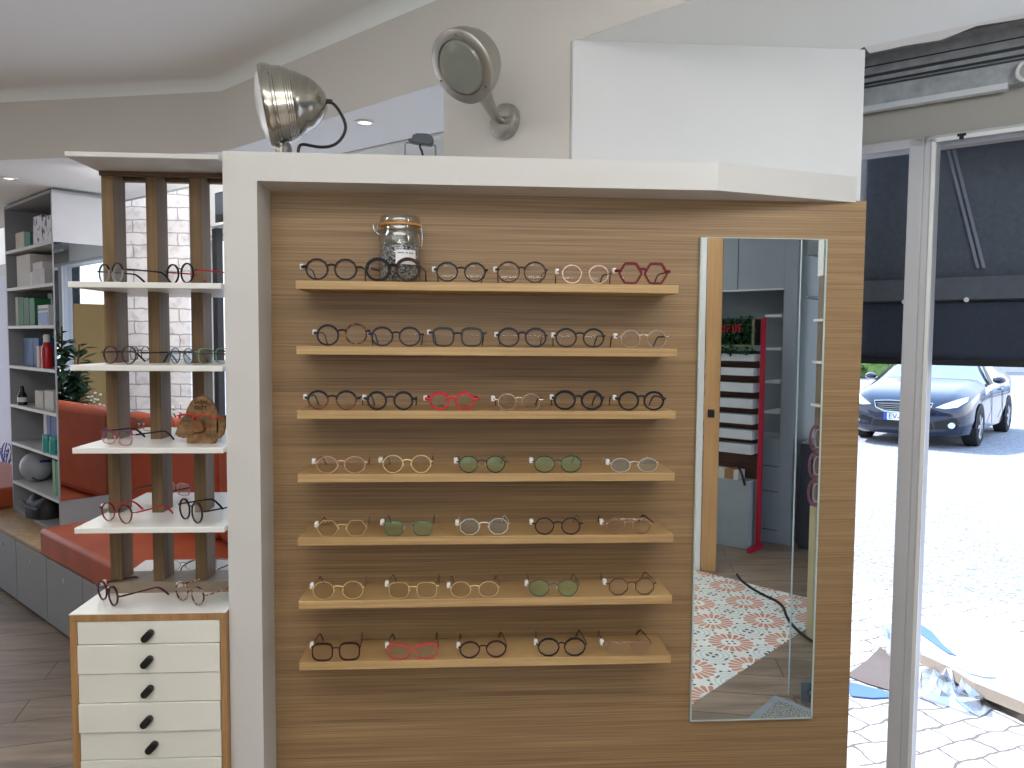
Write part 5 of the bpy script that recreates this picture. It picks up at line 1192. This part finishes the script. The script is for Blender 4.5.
# ---------------------------------------------------------------- car
def rotz(v, a): return Vector((v.x*math.cos(a)-v.y*math.sin(a), v.x*math.sin(a)+v.y*math.cos(a), v.z))
FLw = atz(969, 445.5, ZG); RLw = atz(999, 431, ZG); hd = (FLw-RLw); hd.z = 0; hd.normalize(); lf_ = Vector((-hd.y, hd.x, 0))
axc = FLw - lf_*.76
ang = math.atan2(hd.y, hd.x)
M_PAINT = mat('dark_blue_paint', '#122038', .2, .2, var=.04, coat=1.0)
M_CGLASS = mat('car_glass', '#a3afb8', .06, .55, var=.05, spec=.9)
M_TYRE = mat('tyre_rubber', '#1c1c1f', .8); M_RIM = mat('alloy_rim', '#a9abb0', .35, .8); M_CHROME = mat('chrome', '#d5d8dc', .12, 1.0); M_LAMPW = mat('headlamp', '#dbe6ee', .1, spec=.9)
def make_car(label, loc, a, paint, full=True, group=None):
    t = thing('parked_car', label, 'car', loc, a, group)
    # stations: x, bottom half width, side half width, z bottom, z belt, z top of section, top half width
    ST = [(.93, .30, .62, .28, .60, .66, .45), (.88, .60, .76, .22, .62, .71, .55), (.74, .78, .84, .18, .68, .79, .62), (.45, .84, .885, .17, .76, .87, .66), (.0, .86, .90, .17, .84, .94, .68),
          (-.45, .86, .90, .17, .90, 1.00, .70), (-.62, .86, .90, .17, .93, 1.03, .72), (-1.0, .86, .90, .17, .94, 1.24, .63), (-1.42, .86, .90, .17, .95, 1.42, .56), (-2.0, .86, .90, .17, .96, 1.46, .56),
          (-2.6, .86, .90, .17, .97, 1.43, .55), (-3.0, .84, .89, .18, .99, 1.34, .55), (-3.25, .80, .85, .25, .98, 1.10, .58), (-3.36, .66, .74, .32, .80, .90, .56)]
    mb = MB(); rows_ = []
    for (x, bw_, sw, zb__, zbelt, ztop, tw_) in ST:
        mid_ = zb__+(zbelt-zb__)*.45
        half = [(0, zb__), (bw_*.8, zb__), (bw_, zb__+.05), (sw, mid_), (sw*.99, mid_+(zbelt-mid_)*.6), (sw*.965, zbelt), (tw_+(sw*.965-tw_)*.06, zbelt+(ztop-zbelt)*.86), (tw_*.86, ztop-(ztop-zbelt)*.03), (tw_*.45, ztop), (0, ztop+.004)]
        rows_.append([Vector((x, y_, z_)) for y_, z_ in half] + [Vector((x, -y_, z_)) for y_, z_ in half[-2:0:-1]])
    n = len(rows_[0]); mb.v = [v for r_ in rows_ for v in r_]
    for i in range(len(rows_)-1):
        for j in range(n):
            jj = (j+1) % n; x = (ST[i][0]+ST[i+1][0])/2
            side = j in (5,) or j == n-6
            topf_ = j in (6, 7, 8, 9, 10, 11) or (j > 5 and j < n-6)
            mi = 0
            if side and -3.05 < x < -.7: mi = 1
            if topf_ and (-1.42 < x < -.6): mi = 1
            if topf_ and (-3.3 < x < -2.95): mi = 1
            mb.f.append((i*n+j, i*n+jj, (i+1)*n+jj, (i+1)*n+j)); mb.m.append(mi)
    mb.f.append(tuple(range(n))); mb.m.append(0); mb.f.append(tuple((len(rows_)-1)*n+j for j in range(n-1, -1, -1))); mb.m.append(0)
    mb.build('body', [paint, M_CGLASS], t, smooth=True, local=True); mb0 = mb
    for wx in (0, -2.62):
        for sd_ in (1, -1):
            Mw = Matrix.Translation((wx, sd_*.80, .315)) @ Matrix.Rotation(-sd_*pi/2, 4, 'X')
            w_ = MB().lathe([(.20, .112), (.27, .115), (.305, .10), (.315, .06), (.315, -.09), (.28, -.11)], 36, Mw, cap=False); wo_ = w_.build('wheel', M_TYRE, t, smooth=True, local=True)
            rm = MB(); rm.lathe([(.21, .108), (.20, .085), (.19, .08)], 32, Mw, cap=False); rm.lathe([(.05, .10), (.045, .108), (.0, .11)], 16, Mw)
            for k in range(5):
                qa = 2*pi*k/5
                for dq_ in (-.13, .13):
                    pA_ = Mw @ Vector((.03*math.cos(qa), .03*math.sin(qa), .098)); pB_ = Mw @ Vector((.205*math.cos(qa+dq_), .205*math.sin(qa+dq_), .095)); rm.tube([pA_, pB_], [.02, .014], 6)
            rm.build('rim', M_RIM, wo_, smooth=True, local=True)
            ar = MB(); pts = []
            for k in range(17): qa = pi*k/16; pts.append((wx+.365*math.cos(qa), .315+.365*math.sin(qa)))
            pin = [(wx+.30*math.cos(pi*k/16), .315+.30*math.sin(pi*k/16)) for k in range(17)]
            for k in range(16):
                y0_ = sd_*.903; ar.quad((pts[k][0], y0_, pts[k][1]), (pts[k+1][0], y0_, pts[k+1][1]), (pin[k+1][0], y0_, pin[k+1][1]), (pin[k][0], y0_, pin[k][1]))
            ar.build('wheel_arch', M_BLACKM, t, local=True)
    if not full: return t
    # front end, following the curved nose
    from mathutils.bvhtree import BVHTree
    bvh = BVHTree.FromPolygons([tuple(v) for v in mb0.v], mb0.f)
    def nose(y, z, o_=.008):
        hit = bvh.ray_cast(Vector((3, y, z)), Vector((-1, 0, 0)))
        if hit[0] is not None: return hit[0] + Vector((o_, 0, 0))
        ay = abs(y)
        x = .955 - .10*max(0, (ay-.25)/.5)**1.6 - .32*max(0, (ay-.62)/.25)**2 - .10*max(0, (z-.56)/.2)
        return Vector((x+o_, y, z))
    def patch(name, pts, m, o_=.008, parent=None):
        mb = MB(); vs = []
        nn = len(pts); cy_ = sum(p[0] for p in pts)/nn; cz_ = sum(p[1] for p in pts)/nn; rings = [1, .8, .6, .4, .2]
        dense = []
        for i in range(nn):
            for k in range(4): dense.append((pts[i][0]+(pts[(i+1)%nn][0]-pts[i][0])*k/4, pts[i][1]+(pts[(i+1)%nn][1]-pts[i][1])*k/4))
        nn = len(dense)
        for f_ in rings: mb.v += [nose(cy_+(y-cy_)*f_, cz_+(z-cz_)*f_, o_) for y, z in dense]
        mb.v.append(nose(cy_, cz_, o_))
        for k in range(4):
            for i in range(nn): mb.f.append((k*nn+i, k*nn+(i+1)%nn, (k+1)*nn+(i+1)%nn, (k+1)*nn+i)); mb.m.append(0)
        for i in range(nn): mb.f.append((4*nn+i, 4*nn+(i+1)%nn, 5*nn)); mb.m.append(0)
        b0_ = len(mb.v); mb.v += [mb.v[i]-Vector((.04,0,0)) for i in range(nn)]
        for i in range(nn): mb.f.append((i, b0_+i, b0_+(i+1)%nn, (i+1)%nn)); mb.m.append(0)
        return mb.build(name, m, parent or t, local=True)
    gr_ = patch('grille', [(-.42,.70),(-.2,.71),(.2,.71),(.42,.70),(.38,.60),(.26,.55),(0,.54),(-.26,.55),(-.38,.60)], M_BLACK)
    mb = MB()
    ring_ = [nose(y, z, .018) for y, z in ((-.42,.70),(-.2,.715),(.2,.715),(.42,.70),(.38,.60),(.26,.545),(0,.535),(-.26,.545),(-.38,.60))]; mb.tube(ring_, .013, 6, closed=True)
    for z_ in (.575, .605, .635, .665): mb.tube([nose(y, z_, .012) for y in (-.36, -.2, 0, .2, .36)], .005, 5)
    mb.build('grille_trim', M_CHROME, gr_, smooth=True, local=True)
    emb = MB(); emb.extrude([nose(y, z, .03) for y, z in ((.03,.66),(.0,.67),(-.03,.655),(-.02,.63),(-.04,.60),(-.01,.605),(.0,.585),(.02,.60),(.015,.63))], (.008,0,0)); emb.build('emblem', M_CHROME, t, local=True)
    for sd_ in (1, -1):
        patch('headlight', [(sd_*.46,.645),(sd_*.56,.70),(sd_*.70,.765),(sd_*.80,.80),(sd_*.82,.74),(sd_*.74,.66),(sd_*.60,.63)], M_LAMPW, .012)
        patch('air_intake', [(sd_*.44,.42),(sd_*.74,.50),(sd_*.78,.42),(sd_*.72,.32),(sd_*.46,.31)], M_BLACK, .010)
        fo = MB().lathe([(.0, .014), (.04, .012), (.05, 0)], 16, zto((1, sd_*.25, 0), nose(sd_*.68, .385, .014))); fo.build('fog_lamp', M_LAMPW, t, smooth=True, local=True)
        mr = MB().lathe([(.0, .10), (.05, .085), (.075, .03), (.075, -.03), (.05, -.05), (.0, -.055)], 16, Matrix.Translation((-.88, sd_*1.0, 1.02)) @ Matrix.Rotation(pi/2, 4, 'Y') @ Matrix.Diagonal((.8, 1.25, .9, 1)))
        mr.build('wing_mirror', M_PAINT, t, smooth=True, local=True)
        dl = MB(); 
        dl.tube([(-.95, sd_*.905, .30), (-.93, sd_*.905, .60), (-.90, sd_*.895, .92)], .004, 5); dl.tube([(-1.95, sd_*.905, .30), (-1.95, sd_*.905, .60), (-1.95, sd_*.895, .94)], .004, 5); dl.build('door_seam', M_BLACKM, t, local=True)
        dh = MB(); dh.box(-1.85, -1.68, sd_*.90-.012, sd_*.90+.018, .82, .845); dh.build('door_handle', M_PAINT, t, local=True, bevel=.006)
        pl_ = MB().extrude([(-1.0, sd_*.885, .955), (-.72, sd_*.885, .945), (-1.32, sd_*.62, 1.36), (-1.42, sd_*.61, 1.37)], (0, sd_*.012, 0)); pl_.build('window_pillar', M_BLACK, t, local=True)
    patch('lower_grille', [(-.42,.40),(.42,.40),(.44,.30),(-.44,.30)], M_BLACK, .012)
    pla = MB(); a_ = nose(0, .465, .03); pla.obox(Vector((a_.x, -.26, .415)), (.012,0,0), (0,.52,0), (0,0,.11)); plo = pla.build('licence_plate', mat('plate_white', '#e9ecee', .4), t, local=True)
    pb_ = MB(); pb_.obox(Vector((a_.x+.001, -.26, .415)), (.013,0,0), (0,.05,0), (0,0,.11)); pb_.obox(Vector((a_.x+.001, .21, .415)), (.013,0,0), (0,.05,0), (0,0,.11)); pb_.build('plate_band', mat('plate_blue', '#2f57b5', .4), plo, local=True)
    c = bpy.data.curves.new('lettering', 'FONT'); c.body = 'EV-48'; c.size = .115; c.align_x = 'LEFT'; c.align_y = 'CENTER'; c.extrude = .001; c.materials.append(mat('plate_ink', '#2a2d33', .6))
    to = text_mesh('lettering', c); to.parent = plo
    xx, uu = Vector((0, 1, 0)), Vector((0, 0, 1)); Mx = Matrix((xx, uu, xx.cross(uu))).transposed().to_4x4(); Mx.translation = Vector((a_.x+.0135, -.19, .47)); to.matrix_basis = Mx
    return t
make_car('dark blue hatchback parked facing the shop window', (axc.x, axc.y, ZG), ang, M_PAINT)
make_car('distant pale blue car parked behind the dark hatchback', (22.5, 24.0, ZG), math.radians(150), mat('pale_blue_paint', '#9fb2cc', .3, .2), False)
# hedge and a pale building far behind
hg = MB(); rr = random.Random(5)
for i in range(900):
    c_ = Vector((9+rr.uniform(0, 11), 33+rr.uniform(-.6, .6), ZG+rr.uniform(0, 1.6))); c_.x += 0
    d_ = Vector((rr.uniform(-1,1), rr.uniform(-1,1), rr.uniform(-.3,1))).normalized()*.35; s_ = d_.cross(Vector((.2,.9,.1))).normalized()*.18
    hg.add([c_-d_, c_+s_, c_+d_, c_-s_], [(0,1,2,3)])
tag(hg.build('hedge', mat('bright_hedge', '#8fae5e', .8, var=.3, scale=2)), 'sunlit green hedge beyond the parked cars', 'hedge')
bd = MB().box(-4, 40, 40, 44, ZG, 6); struct('exterior_building', bd, mat('pale_render', '#d5d2cc', .8), 'pale rendered building across the parking ground', 'building')

# ------------------------------------------------------------------ light
w = bpy.data.worlds.new('world'); SC.world = w; w.use_nodes = True; nt = w.node_tree; nt.nodes.clear()
o = nd(nt, 'ShaderNodeOutputWorld'); bg = nd(nt, 'ShaderNodeBackground'); tc = nd(nt, 'ShaderNodeTexCoord'); sx = nd(nt, 'ShaderNodeSeparateXYZ'); cr = nd(nt, 'ShaderNodeValToRGB')
cr.color_ramp.elements[0].position = 0.0; cr.color_ramp.elements[0].color = (.92, .95, 1, 1); cr.color_ramp.elements[1].position = .7; cr.color_ramp.elements[1].color = (.42, .62, 1, 1)
nt.links.new(tc.outputs['Generated'], sx.inputs[0]); nt.links.new(sx.outputs['Z'], cr.inputs[0]); nt.links.new(cr.outputs[0], bg.inputs[0]); bg.inputs[1].default_value = 3.0; nt.links.new(bg.outputs[0], o.inputs[0])
def sun(direction, strength, color):
    l = bpy.data.lights.new('sun', 'SUN'); l.energy = strength; l.color = color; l.angle = math.radians(.6); ob = bpy.data.objects.new('sun', l); COL.objects.link(ob)
    ob.rotation_euler = Vector(direction).to_track_quat('Z', 'Y').to_euler(); return ob
sun((-.40, .52, .78), 8.5, (1, .96, .9))
def area(name, loc, target, size, power, color, sy=None):
    l = bpy.data.lights.new(name, 'AREA'); l.shape = 'RECTANGLE'; l.size = size; l.size_y = sy or size; l.energy = power; l.color = color
    ob = bpy.data.objects.new(name, l); COL.objects.link(ob); ob.location = loc; ob.rotation_euler = (Vector(loc)-Vector(target)).to_track_quat('Z', 'Y').to_euler(); return ob
area('unseen_ceiling_light', (-.1, .35, 2.67), (-.1, .36, 0), 2.2, 23, (1, .96, .92), .7)
area('unseen_ceiling_light', (-2.2, 1.7, 2.67), (-2.2, 1.72, 0), 1.2, 18, (1, .96, .90), .6)
area('unseen_ceiling_light', (.6, -1.9, 2.67), (.6, -1.88, 0), 1.6, 20, (1, .97, .93), .6)
area('unseen_ceiling_light', (-1.35, 4.1, 2.36), (-1.8, 5.2, 1.3), .8, 22, (1, .97, .95), .4)  # extra fill aimed at the brick pillar, no fixture there
area('unseen_ceiling_light', (1.25, 1.0, 2.35), (1.9, 2.1, 2.1), .5, 10, (.94, .985, 1), .4)  # added fill to brighten the shutter and window frame, no fixture there
area('upward_fill', (-1.6, -.9, 1.7), (-1.6, -.9, 5), 1.8, 44, (.92, .975, 1), .8)  # added upward fill that brightens the upper ceiling, no real fitting
area('upward_fill', (.3, -.7, 1.7), (.5, -.3, 5), 1.2, 26, (.94, .98, 1), .6)  # second added upward fill, for the ceiling nearer the display wall
area('rear_fill', (-1.2, -5.6, 1.5), (-1.0, 2.0, 1.5), 4.5, 40, (.90, .95, 1), 2.3)  # added soft fill behind the camera; the rear wall has no opening
